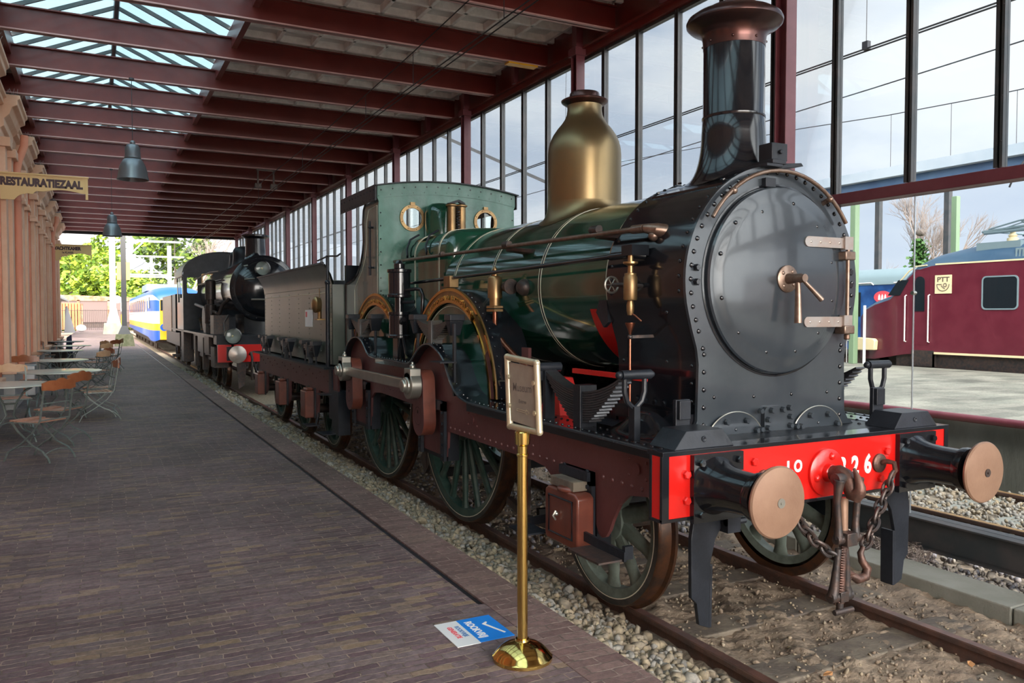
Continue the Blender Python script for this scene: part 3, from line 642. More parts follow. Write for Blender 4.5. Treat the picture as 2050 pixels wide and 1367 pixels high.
for x,y in outl: b.riv((TX+x*.92,CY+y*.92,SZ+math.sqrt(SR**2-(x*.92)**2)+.016),(x,0,1),.016,hexa=True)
b.build('chimney_base_plate','black_paint',CH)
b=MB(); b.lathe((TX,CY,0),'z',[(0.2139,3.905),(0.2153,3.94),(0.2198,3.98),(0.2353,4.012),(0.2664,4.035),(0.3108,4.055),(0.3308,4.075),(0.3330,4.095),(0.3219,4.118),(0.2812,4.145),(0.2220,4.165),(0.1887,4.172),(0.1887,4.19),(0.1628,4.195),(0.1591,4.17),(0.1554,3.9)],64,cap=False)
for a in range(0,360,45): b.riv((TX+.217*math.cos(math.radians(a)),CY+.217*math.sin(math.radians(a)),3.94),(math.cos(math.radians(a)),math.sin(math.radians(a)),0),.010)
b.tube([(TX-.13,CY-.1,4.17),(TX-.13,CY-.1,4.21)],.02,8)
b.build('chimney_cap','copper_top',CH)
# --- boiler
b=MB(); b.lathe((TX,0,BZ),'y',[(BR,4.84),(BR,8.07)],96)
BO=b.build('boiler','green_paint',LO)
for y in (4.93,5.95,6.90,7.80):
    for d in (-.018,.018): MB().lathe((TX,y+d,BZ),'y',[(BR-.001,-.0035),(BR+.003,-.0035),(BR+.003,.0035),(BR-.001,.0035)],96,cap=False).build('lining','cream_line',BO)
    MB().lathe((TX,y,BZ),'y',[(BR-.001,-.011),(BR+.0025,-.011),(BR+.0025,.011),(BR-.001,.011)],96,cap=False).build('boiler_band','black_paint',BO)
# red cut-away under the boiler barrel
b=MB(); b.lathe((TX,4.95,BZ),'y',[(BR+.004,-.08),(BR+.004,.25)],24,math.radians(196),math.radians(236),cap=False); b.build('red_panel','red_inner',BO)
# --- dome
DY=6.35
b=MB(); saddle(b,(TX,DY),.338,.42,3.06,BR,BZ); b.lathe((TX,DY,0),'z',[(0.3385,3.06),(0.3385,3.50),(0.3334,3.56),(0.3183,3.62),(0.2905,3.68),(0.2526,3.735),(0.2105,3.785),(0.1810,3.83),(0.1650,3.87),(0.1583,3.92),(0.1600,3.955)],56,cap=False)
DM=b.build('dome','dome_brass',LO)
b=MB(); b.lathe((TX,DY,0),'z',[(0.1445,3.95),(0.1827,3.965),(0.2125,3.985),(0.2167,3.998),(0.1997,4.008),(0.1615,4.008),(0.1403,4.02),(0.1377,4.06),(0.1318,4.072),(.0001,4.076)],48,cap=False); b.ball((TX-.07,DY,4.08),.018,8,6); b.build('dome_rim','copper_top',DM)
# --- firebox
def fbsec(hw,zt,rc,zb=1.5):
    p=[(TX-hw,zb)]+arc(TX-hw+rc,zt-rc-.02,rc,pi,pi/2+.12,8)
    q=[(mir(x),z) for x,z in reversed(p)]
    top=[(TX+(-1+2*i/10)*(hw-rc),zt-.02+.03*(1-(-1+2*i/10)**2)) for i in range(11)]
    return p+top[1:-1]+q
secs=[(8.03,fbsec(.56,2.90,.2,1.62)),(8.045,fbsec(.61,2.95,.22,1.56)),(8.08,fbsec(.645,2.98,.235,1.52)),(8.13,fbsec(.655,2.99,.24)),(9.56,fbsec(.655,3.0,.24))]
b=MB(); n=len(secs[0][1]); v=[(x,y,z) for y,s in secs for x,z in s]
b.add(v,[(j*n+i,j*n+i+1,(j+1)*n+i+1,(j+1)*n+i) for j in range(len(secs)-1) for i in range(n-1)]+[tuple(range(n))])
FBX=b.build('firebox','green_paint',LO)
for y in (8.30,9.05):
    s=fbsec(.658,3.003,.24)
    for d in (-.015,.015):
        b=MB(); b.ringprism(s,[(TX+(x-TX)*.985,z-.004) for x,z in s],'xz',y+d-.003,y+d+.003,closed=False); b.build('lining','cream_line',FBX)
    b=MB(); b.ringprism([(TX+(x-TX)*.999,z-.001) for x,z in s],[(TX+(x-TX)*.985,z-.006) for x,z in s],'xz',y-.010,y+.010,closed=False); b.build('firebox_band','black_paint',FBX)
# hooks hanging over the shoulder
for y in (8.62,9.25):
    b=MB(); b.tube([(3.55,y+.1,3.01),(3.42,y+.06,2.94),(3.365,y+.03,2.82),(3.36,y,2.74),(3.35,y-.03,2.72),(3.34,y-.06,2.745)],.012,8); b.build('fire_iron_hook','black_satin',FBX)
b=MB(); b.lathe((3.86,9.42,0),'z',[(.19,2.9),(.19,3.30),(.17,3.37),(.12,3.41),(.0001,3.42)],32,cap=False); b.box(3.86,4.1,9.3,9.56,2.9,3.36); b.build('valve_casing','green_paint',LO)
SV=MB().box(3.86,4.2,9.15,9.4,2.98,3.05).build('safety_valves','green_paint',LO)
for x in (3.93,4.06):
    b=MB(); b.lathe((x,9.22,0),'z',[(.055,3.0),(.055,3.36),(.06,3.365),(.075,3.37),(.075,3.385),(.05,3.40),(.0001,3.41)],24,cap=False); b.build('valve_column','brass_dull',SV)
b=MB(); h=[(3.995+.02*math.cos(t*.7),9.17+.02*math.sin(t*.7),3.05+t*.0035) for t in range(90)]; b.tube(h,.007,6); b.build('valve_spring','spring',SV)
b=MB(); b.bar((3.88,9.22,3.39),(4.02,9.22,3.44),.05,.03); b.bar((4.02,9.22,3.44),(4.1,9.22,3.40),.05,.03); b.build('valve_lever','black_satin',SV)
b=MB(); b.tube([(4.45,8.9,2.99),(4.45,8.9,3.06),(4.75,8.9,3.06)],.012,8)
for x in (4.45,4.55,4.65,4.75): b.ball((x,8.9,3.07),.022,8,6)
b.build('valve_cocks','black_satin',LO)
# --- cab
ct=lambda x:3.70-.09*((x-TX)/.93)**2
zb=1.5
out=[(3.10,zb),(4.97,zb),(4.97,3.36),(4.965,3.42),(4.985,3.46),(4.985,ct(4.985))]+[(4.97-1.87*i/16,ct(4.97-1.87*i/16)) for i in range(17)][1:-1]+[(3.085,ct(3.085)),(3.085,3.46),(3.105,3.42),(3.10,3.36)]
b=curve_plate(out,[circ(3.535,3.235,.135),circ(4.545,3.235,.135)],'xz',9.55,9.575)
b.mi=1
for i in range(13):
    x=3.13+i*.15; b.riv((x,9.55,ct(x)-.055),(0,-1,0),.013)
    x=3.10+i*.15; b.riv((x,9.55,ct(x)-.125),(0,-1,0),.010)
for x in (3.125,4.945):
    for i in range(9): b.riv((x,9.55,2.0+i*.16),(0,-1,0),.010)
CF=b.build('cab_front',['green_cab','black_paint'],LO,ang=25)
b=MB(); b.ringprism([(x,ct(x)-.003+.004) for x in [3.09+1.89*i/16 for i in range(17)]],[(x,ct(x)-.155) for x in [3.09+1.89*i/16 for i in range(17)]],'xz',9.544,9.551,closed=False); b.build('roof_flange','green_cab',CF)
for x in (3.535,4.545):
    b=MB(); b.lathe((x,9.55,3.235),'y',[(.125,0),(.125,-.02),(.165,-.02),(.165,0)],40,cap=False)
    for a in range(0,360,45): b.riv((x+.147*math.cos(math.radians(a+20)),9.53,3.235+.147*math.sin(math.radians(a+20))),(0,-1,0),.008)
    b.box(x-.03,x+.03,9.52,9.55,3.39,3.43); o=b.build('window_ring','brass_dull',CF)
    MB().lathe((x,9.56,3.235),'y',[(.0001,-.002),(.135,-.002),(.135,.002),(.0001,.002)],32,cap=False).build('pane','lens_glass',o)
# sides with swept cut-out
sw=[(10.12,3.44),(10.19,3.38),(10.22,3.22),(10.2,2.98),(10.24,2.84),(10.33,2.70),(10.47,2.58),(10.66,2.50),(10.9,2.46),(11.05,2.45)]
sp=[(9.565,1.5),(9.565,3.46)]+sw+[(11.05,1.35),(10.2,1.35)]
for s,X in ((0,3.115),(1,mir(3.115))):
    b=MB(); b.prism(sp,'yz',X-.006,X+.006); CS=b.build('cab_side','cab_side',LO)
    b=MB(); pts=[(X,y,z) for y,z in sw+[(11.06,2.2),(11.06,1.4)]]; b.tube(pts,.022,8); b.build('edge_beading','black_paint',CS)
    xx=X-(.008 if s==0 else -.008)
    b=MB(); ins=[(9.63,1.6),(9.63,3.38),(9.98,3.36),(10.08,3.2),(10.07,2.95),(10.14,2.75),(10.28,2.6),(10.5,2.46),(10.62,2.36),(10.62,1.6)]
    b.tube([(xx,y,z) for y,z in ins],.0035,5,closed=True); b.build('lining','cream_line',CS)
    if s==0:
        b=MB(); b.tube([(X-.05,9.80,2.52),(X-.05,9.80,3.2)],.016,8)
        for z in (2.62,3.12): b.tube([(X,9.80,z),(X-.05,9.80,z)],.014,8); b.ball((X-.05,9.8,z),.024,8,6)
        b.build('grab_rail','black_satin',CS)
# roof
b=MB(); xs=[3.06+1.96*i/20 for i in range(21)]
b.ringprism([(x,ct(x)+.015) for x in xs],[(x,ct(x)) for x in xs],'xz',9.50,11.14,closed=False)
for X in (3.065,mir(3.065)): b.prism([(9.56,3.43),(9.56,3.625),(11.14,3.625),(11.14,3.43)],'yz',X-.006,X+.006)
for i in range(12): b.riv((3.059,9.62+i*.13,3.565),(-1,0,0),.011); b.riv((3.059,9.62+i*.13,3.46),(-1,0,0),.009)
b.build('cab_roof','black_satin',LO,ang=20)
b=MB(); b.box(3.4,4.7,9.6,9.9,1.5,2.9); b.tube([(3.7,9.95,2.6),(3.7,10.1,2.6)],.05,10); b.build('firebox_back','black_satin',LO)
# --- running board (wave over the cranks)
wave=[(10.13,1.30),(10.12,1.45),(10.07,1.58),(9.96,1.67),(9.8,1.735),(9.6,1.762),(9.42,1.738),(9.29,1.675),(9.18,1.604),(9.07,1.562),(8.92,1.546),(8.63,1.546),(8.24,1.546),(7.94,1.54),(7.77,1.542),(7.67,1.577),(7.56,1.647),(7.44,1.711),(7.31,1.75),(7.18,1.757),(7.06,1.732),(6.92,1.68),(6.8,1.605),(6.71,1.496),(6.6,1.382),(6.47,1.32),(6.33,1.293),(6.17,1.283),(5.9,1.28),(5.0,1.271),(3.66,1.263)]
def cr_sm(P,k=3):
    o=[]
    for i in range(len(P)-1):
        p0,p1,p2,p3=[Vector(P[max(0,min(len(P)-1,i+d))]) for d in (-1,0,1,2)]
        for j in range(k):
            t=j/k; o.append(tuple(.5*((2*p1)+(p2-p0)*t+(2*p0-5*p1+4*p2-p3)*t*t+(3*p1-p0-3*p2+p3)*t**3)))
    o.append(tuple(P[-1])); return o
wv=cr_sm(wave)
for s in (0,1):
    f=(lambda x:x) if s==0 else mir
    b=MB(); n=len(wv); xs=(2.82,3.14)
    v=[(f(xs[0]),y,z) for y,z in wv]+[(f(xs[1]),y,z) for y,z in wv]+[(f(xs[0]),y,z-.016) for y,z in wv]+[(f(xs[1]),y,z-.016) for y,z in wv]
    b.add(v,[(i,i+1,n+i+1,n+i) for i in range(n-1)]+[(2*n+i,3*n+i,3*n+i+1,2*n+i+1) for i in range(n-1)]+[(i,2*n+i,2*n+i+1,i+1) for i in range(n-1)]+[(n+i,n+i+1,3*n+i+1,3*n+i) for i in range(n-1)])
    # rivets along both edges
    acc=0
    for i in range(n-1):
        p=Vector(wv[i]); q=Vector(wv[i+1]); L=(q-p).length; nn=Vector((0,q.y-p.y,-(q.x-p.x))); nn=Vector((0,(q-p).y,-(q-p).x)); 
        if nn.z<0: nn=-nn
        t=0
        while acc+ (L-t)>=.085:
            t+=.085-acc; acc=0; c=p+(q-p)*(t/L)
            b.riv((f(2.875),c.x,c.y),nn,.012)
            if c.x<6.3: b.riv((f(3.02),c.x,c.y),nn,.012)
        acc+=L-t
    RB=b.build('running_board','black_paint',LO,ang=25)
    # polished edge
    b=MB(); b.tube([(f(2.82),y,z-.008) for y,z in wv],.0105,6); b.build('board_edge','black_satin' if s else 'plate_black',RB)
    # valance angles under straight parts
    b=MB(); b.box(min(f(2.885),f(2.90)),max(f(2.885),f(2.90)),3.70,6.45,1.185,1.27); b.box(min(f(2.885),f(2.90)),max(f(2.885),f(2.90)),7.75,9.05,1.47,1.535); b.build('valance','black_paint',RB)
    # outside frame
    top=[(y,z-.018) for y,z in wv]; 
    bot=[(3.70,.945),(3.84,.95),(4.04,.92),(4.14,.84),(4.21,.73),(4.25,.65),(4.29,.60),(4.33,.585),(4.37,.60),(4.40,.66),(4.41,.95),(4.78,.95),(4.78,.45),(4.86,.50),(4.90,.68),(4.93,.79),(4.98,.87),(5.08,.925),(5.26,.94),(6.90,.945),(6.93,.70),(7.60,.70),(7.62,1.10),(8.85,1.135),(9.12,1.115),(9.25,1.04),(9.28,.70),(9.98,.70),(10.0,1.0),(10.12,1.0)]
    b=MB(); b.prism(top+bot,'yz',f(2.90),f(2.925))
    sg=-1 if s==0 else 1
    y=3.9
    X=f(2.90)
    while y<6.9: b.riv((X,y,.985),(sg,0,0),.015); y+=.105
    for (cy,cz) in ((3.95,1.10),(5.35,1.10),(6.35,1.12)):
        b.lathe((X-.012 if s==0 else X,cy,cz),'x',[(.035,0),(.035,.012)],16)
        for dy,dz in ((.09,.05),(-.09,.05),(.09,-.05),(-.09,-.05)): b.riv((X,cy+dy,cz+dz),(sg,0,0),.012)
    for i in range(11): b.riv((X,7.75+i*.1,1.20),(sg,0,0),.008)
    for (cy,cz) in ((8.1,1.46),(8.45,1.46)): b.riv((X,cy,cz),(sg,0,0),.01)
    b.build('outside_frame','maroon',LO,smooth=False)
    # horn guides
    for (yc,w,z0,z1) in ((4.595,.19,.45,1.0),(7.26,.34,.66,1.22),(9.61,.34,.66,1.22)):
        b=MB(); x0,x1=sorted((f(2.865),f(2.895)))
        b.box(x0,x1,yc-w,yc-w+.09,z0,z1); b.box(x0,x1,yc+w-.09,yc+w,z0,z1); b.box(x0,x1,yc-w,yc+w,z1-.09,z1); b.box(*sorted((f(2.91),f(3.02))),yc-w,yc+w,z0,z1)
        z=z0+.05
        while z<z1: 
            b.riv((f(2.865),yc-w+.045,z),(sg,0,0),.016,hexa=True); b.riv((f(2.865),yc+w-.045,z),(sg,0,0),.016,hexa=True); z+=.1
        b.build('horn_guide','black_satin',LO,smooth=False)
# front deck
b=MB(); b.box(3.1,4.98,3.62,6.2,1.238,1.262)
for x in (4.78,4.86,4.94,5.05,5.15,5.22):
    for y in (3.75,3.9,4.05): b.riv((x,y,1.262),(0,0,1),.014)
b.build('front_deck','black_satin',LO,smooth=False)
# deck bulge beside smokebox
b=MB(); g=14; v=[];fa=[]
for j in range(g+1):
    for i in range(g+1):
        u,w=-1+2*i/g,-1+2*j/g; d=min(1,math.hypot(u,w)); v.append((3.17+.22*u,4.22+.40*w,1.262+.155*(math.cos(pi*d)*.5+.5)))
for j in range(g):
    for i in range(g): a=j*(g+1)+i; fa.append((a,a+1,a+g+2,a+g+1))
b.add(v,fa); b.build('deck_bulge','black_paint',LO)
# inner works: dark ashpan, cylinders, axles
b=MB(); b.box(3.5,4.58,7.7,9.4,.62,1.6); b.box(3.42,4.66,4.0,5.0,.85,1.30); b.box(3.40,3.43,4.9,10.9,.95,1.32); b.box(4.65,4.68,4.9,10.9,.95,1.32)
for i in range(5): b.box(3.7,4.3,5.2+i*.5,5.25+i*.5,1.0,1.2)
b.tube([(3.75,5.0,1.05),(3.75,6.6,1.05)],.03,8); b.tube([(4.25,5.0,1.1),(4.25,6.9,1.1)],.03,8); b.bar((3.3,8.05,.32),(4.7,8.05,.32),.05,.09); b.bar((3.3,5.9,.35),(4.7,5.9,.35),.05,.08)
b.build('inside_motion','near_black',LO,smooth=False)
MB().bar((3.22,5.95,.95),(3.22,5.95,.3),.05,.05).bar((3.22,5.95,.32),(3.22,6.28,.40),.05,.06).bar((3.2,5.97,.32),(3.2,4.9,.38),.04,.05).build('brake_gear','iron_dark',LO,smooth=False)
MB().bar((3.22,8.25,.95),(3.22,8.25,.35),.05,.05).bar((3.22,8.2,.35),(3.22,8.35,.5),.04,.2).build('brake_gear','iron_dark',LO,smooth=False)
b=MB(); b.hexa([(3.1,5.2,1.27),(3.3,5.2,1.27),(3.3,5.5,1.27),(3.1,5.5,1.27)],[(3.12,5.28,1.55),(3.26,5.28,1.55),(3.26,5.42,1.55),(3.12,5.42,1.55)]); b.build('red_bracket','red_inner',LO,smooth=False)
b=MB(); b.bar((3.22,4.3,1.61),(3.22,5.2,1.61),.03,.035); b.build('red_bar','red_inner',LO,smooth=False)
# --- wheels
def wheel(parent,yc,r,X0,ns,ms,name='wheel',side=0,inner_r=None,hub=.16,wst=.085,wend=.06,crown=.015,axx=None,label=None):
    f=(lambda x:x) if side==0 else (lambda x:2*(axx or TX)-x)
    ir=inner_r or r-.075
    W_=bpy.data.objects.new(name,None); COL.objects.link(W_); W_.parent=parent; W_.empty_display_size=.1
    gl=Vector(parent.location); W_.location=Vector((f(X0+.07),yc,r))-gl
    if label: W_['label']=label
    sx=1 if side==0 else -1
    pr=[(ir+.012,0),(r-.012,0),(r-.004,.006),(r,.02),(r+.004,.095),(r+.028,.108),(r+.026,.13),(r-.04,.135),(ir-.02,.135),(ir-.02,.02),(ir+.012,.02)]
    b=MB(); b.lathe((f(X0),yc,r),'x',[(a,sx*t) for a,t in pr[:2]],72,cap=False); b.mi=0
    b.lathe((f(X0),yc,r),'x',[(ir+.012,0),(ir+.012,sx*.02)],72,cap=False)
    b.mi=1; b.lathe((f(X0),yc,r),'x',[(a,sx*t) for a,t in pr[1:8]],72,cap=False)
    b.build('tyre',['tyre','tread'],W_)
    b=MB(); b.lathe((f(X0)-sx*.002,yc,r),'x',[(ir+.004,0),(ir+.011,0)],72,cap=False); b.build('lining','cream_line',W_)
    b=MB(); b.lathe((f(X0),yc,r),'x',[(ir+.012,sx*.012),(ir-.055,sx*.02),(ir-.06,sx*.11),(ir+.0,sx*.12)],64,cap=False); b.build('rim',ms,W_)
    b=MB()
    for i in range(ns):
        a=2*pi*(i+.5)/ns; d=Vector((0,math.cos(a),math.sin(a))); t=Vector((0,-math.sin(a),math.cos(a))); c=Vector((f(X0+.065),yc,r)); ex=Vector((1,0,0))
        P=c+d*(hub*.8); Q=c+d*(ir-.045)
        def sec(o,w,h): return [o+t*(w/2)*math.cos(q)+ex*(h/2)*math.sin(q) for q in [2*pi*k/8 for k in range(8)]]
        s1=sec(P,wst,.07); s2=sec(Q-d*.08,wend,.055); s3=sec(Q+d*.01,wend*1.5,.07)
        b.add(s1+s2+s3,[(k,(k+1)%8,8+(k+1)%8,8+k) for k in range(8)]+[(8+k,8+(k+1)%8,16+(k+1)%8,16+k) for k in range(8)])
    b.build('spokes',ms,W_)
    b=MB(); b.lathe((f(X0),yc,r),'x',[(.0001,-sx*.0),(hub*.55,-sx*.0),(hub*.6,sx*.01),(hub,sx*.02),(hub,sx*.12),(.0001,sx*.12)],32,cap=False); b.build('hub',ms,W_)
    return W_
AX=[(4.68,.60,10,'wheel_grey','leading_wheel'),(7.26,1.03,18,'wheel_green','driving_wheel'),(9.61,1.03,18,'wheel_green','driving_wheel')]
for yc,r,ns,ms,nm in AX:
    wd=(.16,.115) if r<1 else (.10,.075)
    for s in (0,1): wheel(LO,yc,r,3.17,ns,ms,nm,s,inner_r=r-.062,hub=.15 if r<1 else .24,wst=wd[0]*.8,wend=wd[1])
    b=MB(); b.tube([(2.95,yc,r),(mir(2.95),yc,r)],.085,16); b.build('axle','iron_dark',LO)
# axlebox of the leading wheel
b=MB(); po=[(4.255,.57),(4.255,.875),(4.30,.89),(4.60,.86),(4.64,.84),(4.645,.55),(4.60,.53),(4.45,.525)]
po=[(4.40,.50),(4.38,.53),(4.38,.84),(4.42,.865),(4.76,.865),(4.80,.84),(4.80,.53),(4.78,.50)]
b.prism(po,'yz',2.74,2.87); b.lathe((2.80,4.57,.86),'z',[(.09,0),(.085,.03),(.0001,.035)],20); 
AB=b.build('axlebox','axle_brown',LO,bev=.012)
b=MB(); b.tube([(2.738,y,z) for y,z in ((4.44,.56),(4.44,.81),(4.74,.81),(4.74,.56))],.008,6,closed=True); b.build('lid_moulding','black_satin',AB)
b=MB(); b.tube([(2.72,4.62,.66),(2.70,4.62,.69),(2.72,4.62,.72)],.008,6); b.ball((2.725,4.62,.70),.016,8,6); b.build('lid_catch','steel',AB)
MB().box(2.76,2.90,4.46,4.76,.87,.935).build('packing_block','sleeper',LO,bev=.006,smooth=False)
MB().box(2.84,2.90,4.42,4.78,.94,1.0).build('keep_plate','black_satin',LO,smooth=False)
for (y0,y1,z) in ((3.95,4.30,.55),):
    b=MB(); b.box(2.62,2.80,y0,y1,z,z+.012); b.build('step','iron_dark',LO,smooth=False)
    b=MB(); b.bar((2.80,y0-.02,z+.03),(2.80,4.45,z+.05),.02,.06); b.bar((2.80,y0,z+.05),(2.86,y0,z+.05),.03,.08); b.build('step_bracket','black_satin',LO,smooth=False)
MB().box(2.62,2.80,4.86,5.12,.50,.512).bar((2.80,5.1,.53),(2.87,4.9,.60),.03,.06).build('step','black_satin',LO,smooth=False)
# round step plates high up
b=MB(); b.box(2.70,2.86,6.60,6.86,1.60,1.612); b.bar((2.86,6.66,1.3),(2.86,6.66,1.95),.035,.02); b.build('step','black_satin',LO,smooth=False)
# --- cranks and coupling rod
for s in (0,1):
    f=(lambda x:x) if s==0 else mir
    for yc in (7.25,9.61):
        pl=arc(yc,1.02,.150,-pi,0,14)+arc(yc,1.38,.125,0,pi,14)
        b=MB(); b.mi=0; b.prism(pl,'yz',f(2.735),f(2.738)); b.mi=1; b.prism(pl,'yz',f(2.738),f(2.86))
        CK=b.build('crank',['maroon','axle_brown'],LO)
        b=MB(); b.lathe((f(2.733),yc,1.06),'x',[(.085,-.0015),(.089,-.0015)],32,cap=False); b.lathe((f(2.733),yc,1.10),'x',[(.0001,-.002),(.018,-.002)],12,cap=False); b.build('lining','near_black',CK)
    x0,x1=sorted((f(2.655),f(2.70)))
    b=MB(); b.box(x0,x1,7.30,9.56,1.30,1.405); b.build('coupling_rod','steel',LO,bev=.01,smooth=False)
    for yc in (7.25,9.61):
        sg=-1 if s==0 else 1
        x0,x1=sorted((f(2.625),f(2.735)))
        b=MB(); b.box(x0,x1,yc-.085,yc+.085,1.36,1.52); b.lathe((f(2.625),yc,1.355),'x',[(.13,0),(.13,-sg*.105)],32)
        b.lathe((f(2.625),yc,1.355),'x',[(.085,0),(.08,sg*.02),(.06,sg*.025),(.06,sg*.05),(.05,sg*.06),(.0001,sg*.062)],28)
        b.lathe((f(2.68),yc,1.52),'z',[(.028,0),(.028,.03),(.014,.035),(.012,.06),(.0001,.062)],12)
        b.build('rod_end','steel',LO,bev=.006)
# --- splashers with brass arches
for s in (0,1):
    f=(lambda x:x) if s==0 else mir
    for yc in (7.26,9.60):
        ac,rr=1.24,1.05; a0=math.asin(.06/rr)
        b=MB(); P=arc(yc,ac,rr-.01,a0,pi-a0,48); b.ringprism(P,arc(yc,ac,rr-.03,a0,pi-a0,48),'yz',f(3.07),f(3.44),closed=False)
        for i in range(34):
            a=a0+(pi-2*a0)*i/33; b.riv((f(3.12),yc+(rr-.01)*math.cos(a),ac+(rr-.01)*math.sin(a)),(0,math.cos(a),math.sin(a)),.011)
        SPL=b.build('splasher','black_paint',LO)
        b=MB(); b.prism([(yc+.88,1.30)]+arc(yc,ac,.90,a0,pi-a0,40)+[(yc-.88,1.30)],'yz',f(3.085),f(3.095)); b.build('splasher_panel','green_paint',SPL)
        sg=-1 if s==0 else 1
        b=MB(); b.ringprism(arc(yc,ac,1.052,a0,pi-a0,60),arc(yc,ac,.905,a0,pi-a0,60),'yz',f(3.06),f(3.075),closed=False); b.build('brass_arch','brass_dull',SPL)
        b=MB(); b.ringprism(arc(yc,ac,1.050,a0,pi-a0,60),arc(yc,ac,1.022,a0,pi-a0,60),'yz',f(3.052),f(3.06),closed=False); b.ringprism(arc(yc,ac,.935,a0,pi-a0,60),arc(yc,ac,.907,a0,pi-a0,60),'yz',f(3.052),f(3.06),closed=False); b.build('arch_moulding','brass',SPL)
        for a1_,a2_ in ((math.radians(152),pi-a0),(a0,math.radians(48))): MB().ringprism(arc(yc,ac,1.015,a1_,a2_,16),arc(yc,ac,.942,a1_,a2_,16),'yz',f(3.056),f(3.061),closed=False).build('arch_inlay','maroon',SPL)
        MB().tube([(f(3.083),y,z) for y,z in arc(yc,ac,.875,a0,pi-a0,40)],.005,5).build('lining','cream_line',SPL)
        if s==0:
            msg='BEYER PEACOCK & Co MANCHESTER 1881'
            b=MB(); 
            for i,ch in enumerate(msg):
                if ch==' ': continue
                a=math.radians(128-i*(128-50)/(len(msg)-1)); c=(3.055,yc+.955*math.cos(a),ac+.955*math.sin(a))
                # seen from -x, +y is on the left: letters run with falling angle
                rd=Vector((0,math.cos(a),math.sin(a))); tg=Vector((0,math.sin(a),-math.cos(a)))
                T=text_mb(ch,.062,frame(c,-tg if 0 else Vector((0,-abs(1),0)) if 0 else tg*1.0,rd),.003,.002); b.add(T.v,T.f)
            b.build('arch_lettering','brass',SPL,smooth=False)
# --- springs
def leafspring(parent,X,yc,half,zt,drop,th,nl,w=.085,m='spring',hang=True,zboard=1.3,bw=.045,label=None):
    b=MB(); lt=th/nl
    for i in range(nl):
        hl=half*(1-.80*i/nl); P=[]
        for k in range(13):
            u=-1+2*k/12; y=yc+hl*u; z=zt-drop*(1-(u*hl/half)**2)-lt*i; P.append((X,y,z))
        b.sweep(P,[(-w/2,-lt*.40),(w/2,-lt*.40),(w/2,lt*.40),(-w/2,lt*.40)],(1,0,0))
    SP=b.build('leaf_spring',m,parent,smooth=False)
    b=MB(); b.box(X-w/2-.018,X+w/2+.018,yc-bw,yc+bw,zt-drop-th-.05,zt-drop+.05); b.box(X-.03,X+.03,yc-.03,yc+.03,zboard,zt-drop-th); b.build('spring_buckle','black_satin' if m=='spring' else 'spring_grey',SP,bev=.004,smooth=False)
    return SP
for s in (0,1):
    f=(lambda x:x) if s==0 else mir
    SP0=leafspring(LO,f(2.975),4.66,.50,1.635,.13,.21,13,w=.10,zboard=1.262,bw=.045)
    # front fork hanger
    y=4.04; b=MB(); X=f(2.94)
    b.tube([(X-.0,y-.0,1.25),(X,y,1.45)],.022,8); 
    b.box(X-.022,X+.022,y-.03,y+.03,1.262,1.47)
    for d in (-1,1):
        b.tube([(X,y,1.45),(X+d*.055,y,1.50),(X+d*.075,y,1.56),(X+d*.075,y,1.67)],.017,8)
    b.tube([(X-.10,y,1.665),(X+.12,y,1.665)],.03,14); b.ball((X-.115,y,1.665),.025,10,6); b.ball((X+.13,y,1.665),.02,10,6); b.build('spring_hanger','black_satin',SP0)
    b=MB(); y=5.17; b.tube([(X-.06,y,1.645),(X+.14,y,1.645)],.035,14); b.box(X-.02,X+.06,y-.06,y-.02,1.27,1.62); b.box(X-.06,X-.02,y-.02,y+.02,1.55,1.66); b.build('spring_hanger','black_satin',SP0)
    for yc in (7.26,9.61):
        SP=leafspring(LO,f(2.92),yc,.46,2.00,.075,.14,11,w=.085,m='spring_grey',zboard=1.74,bw=.04)
        for d in (-1,1):
            b=MB(); y=yc+d*.47; X=f(2.92)
            b.box(X-.075,X+.075,y-.075,y+.075,1.975,2.035); b.hexa([(X-.05,y-.02,1.84),(X+.05,y-.02,1.84),(X+.05,y+.02,1.84),(X-.05,y+.02,1.84)],[(X-.07,y-.06,1.975),(X+.07,y-.06,1.975),(X+.07,y+.06,1.975),(X-.07,y+.06,1.975)])
            b.box(X-.015,X+.015,y-.015,y+.015,1.55,1.85); b.build('spring_hanger','black_satin',SP,bev=.008,smooth=False)
# --- steam pump
b=MB(); c=(3.0,8.52,0)
b.lathe(c,'z',[(.125,2.22),(.135,2.225),(.135,2.25),(.122,2.26),(.122,2.49),(.135,2.50),(.135,2.53),(.06,2.545),(.06,2.59),(.045,2.60),(.03,2.63),(.0001,2.635)],28,cap=False)
PU=b.build('air_pump','black_paint',LO)
b=MB(); b.lathe(c,'z',[(.05,2.04),(.05,2.22)],16); b.lathe(c,'z',[(.115,1.77),(.125,1.775),(.125,1.80),(.115,1.81),(.115,2.02),(.125,2.03),(.125,2.06),(.0001,2.065)],28,cap=False); b.box(2.95,3.05,8.45,8.60,1.55,1.78); b.bar((3.0,8.3,1.55),(3.0,8.42,1.80),.02,.02); b.tube([(3.0,8.4,1.95),(2.95,8.3,1.95),(2.95,8.24,1.98)],.03,8); b.build('pump_cylinder','black_paint',PU)
b=MB(); b.tube([(3.02,8.42,2.30),(3.1,8.25,2.31),(3.12,8.17,2.30),(3.13,8.14,2.24),(3.13,8.16,2.0),(3.13,8.2,1.6)],.02,10); b.tube([(3.0,8.4,2.17),(3.1,8.3,2.17)],.02,8); b.build('pump_pipe','black_paint',PU)
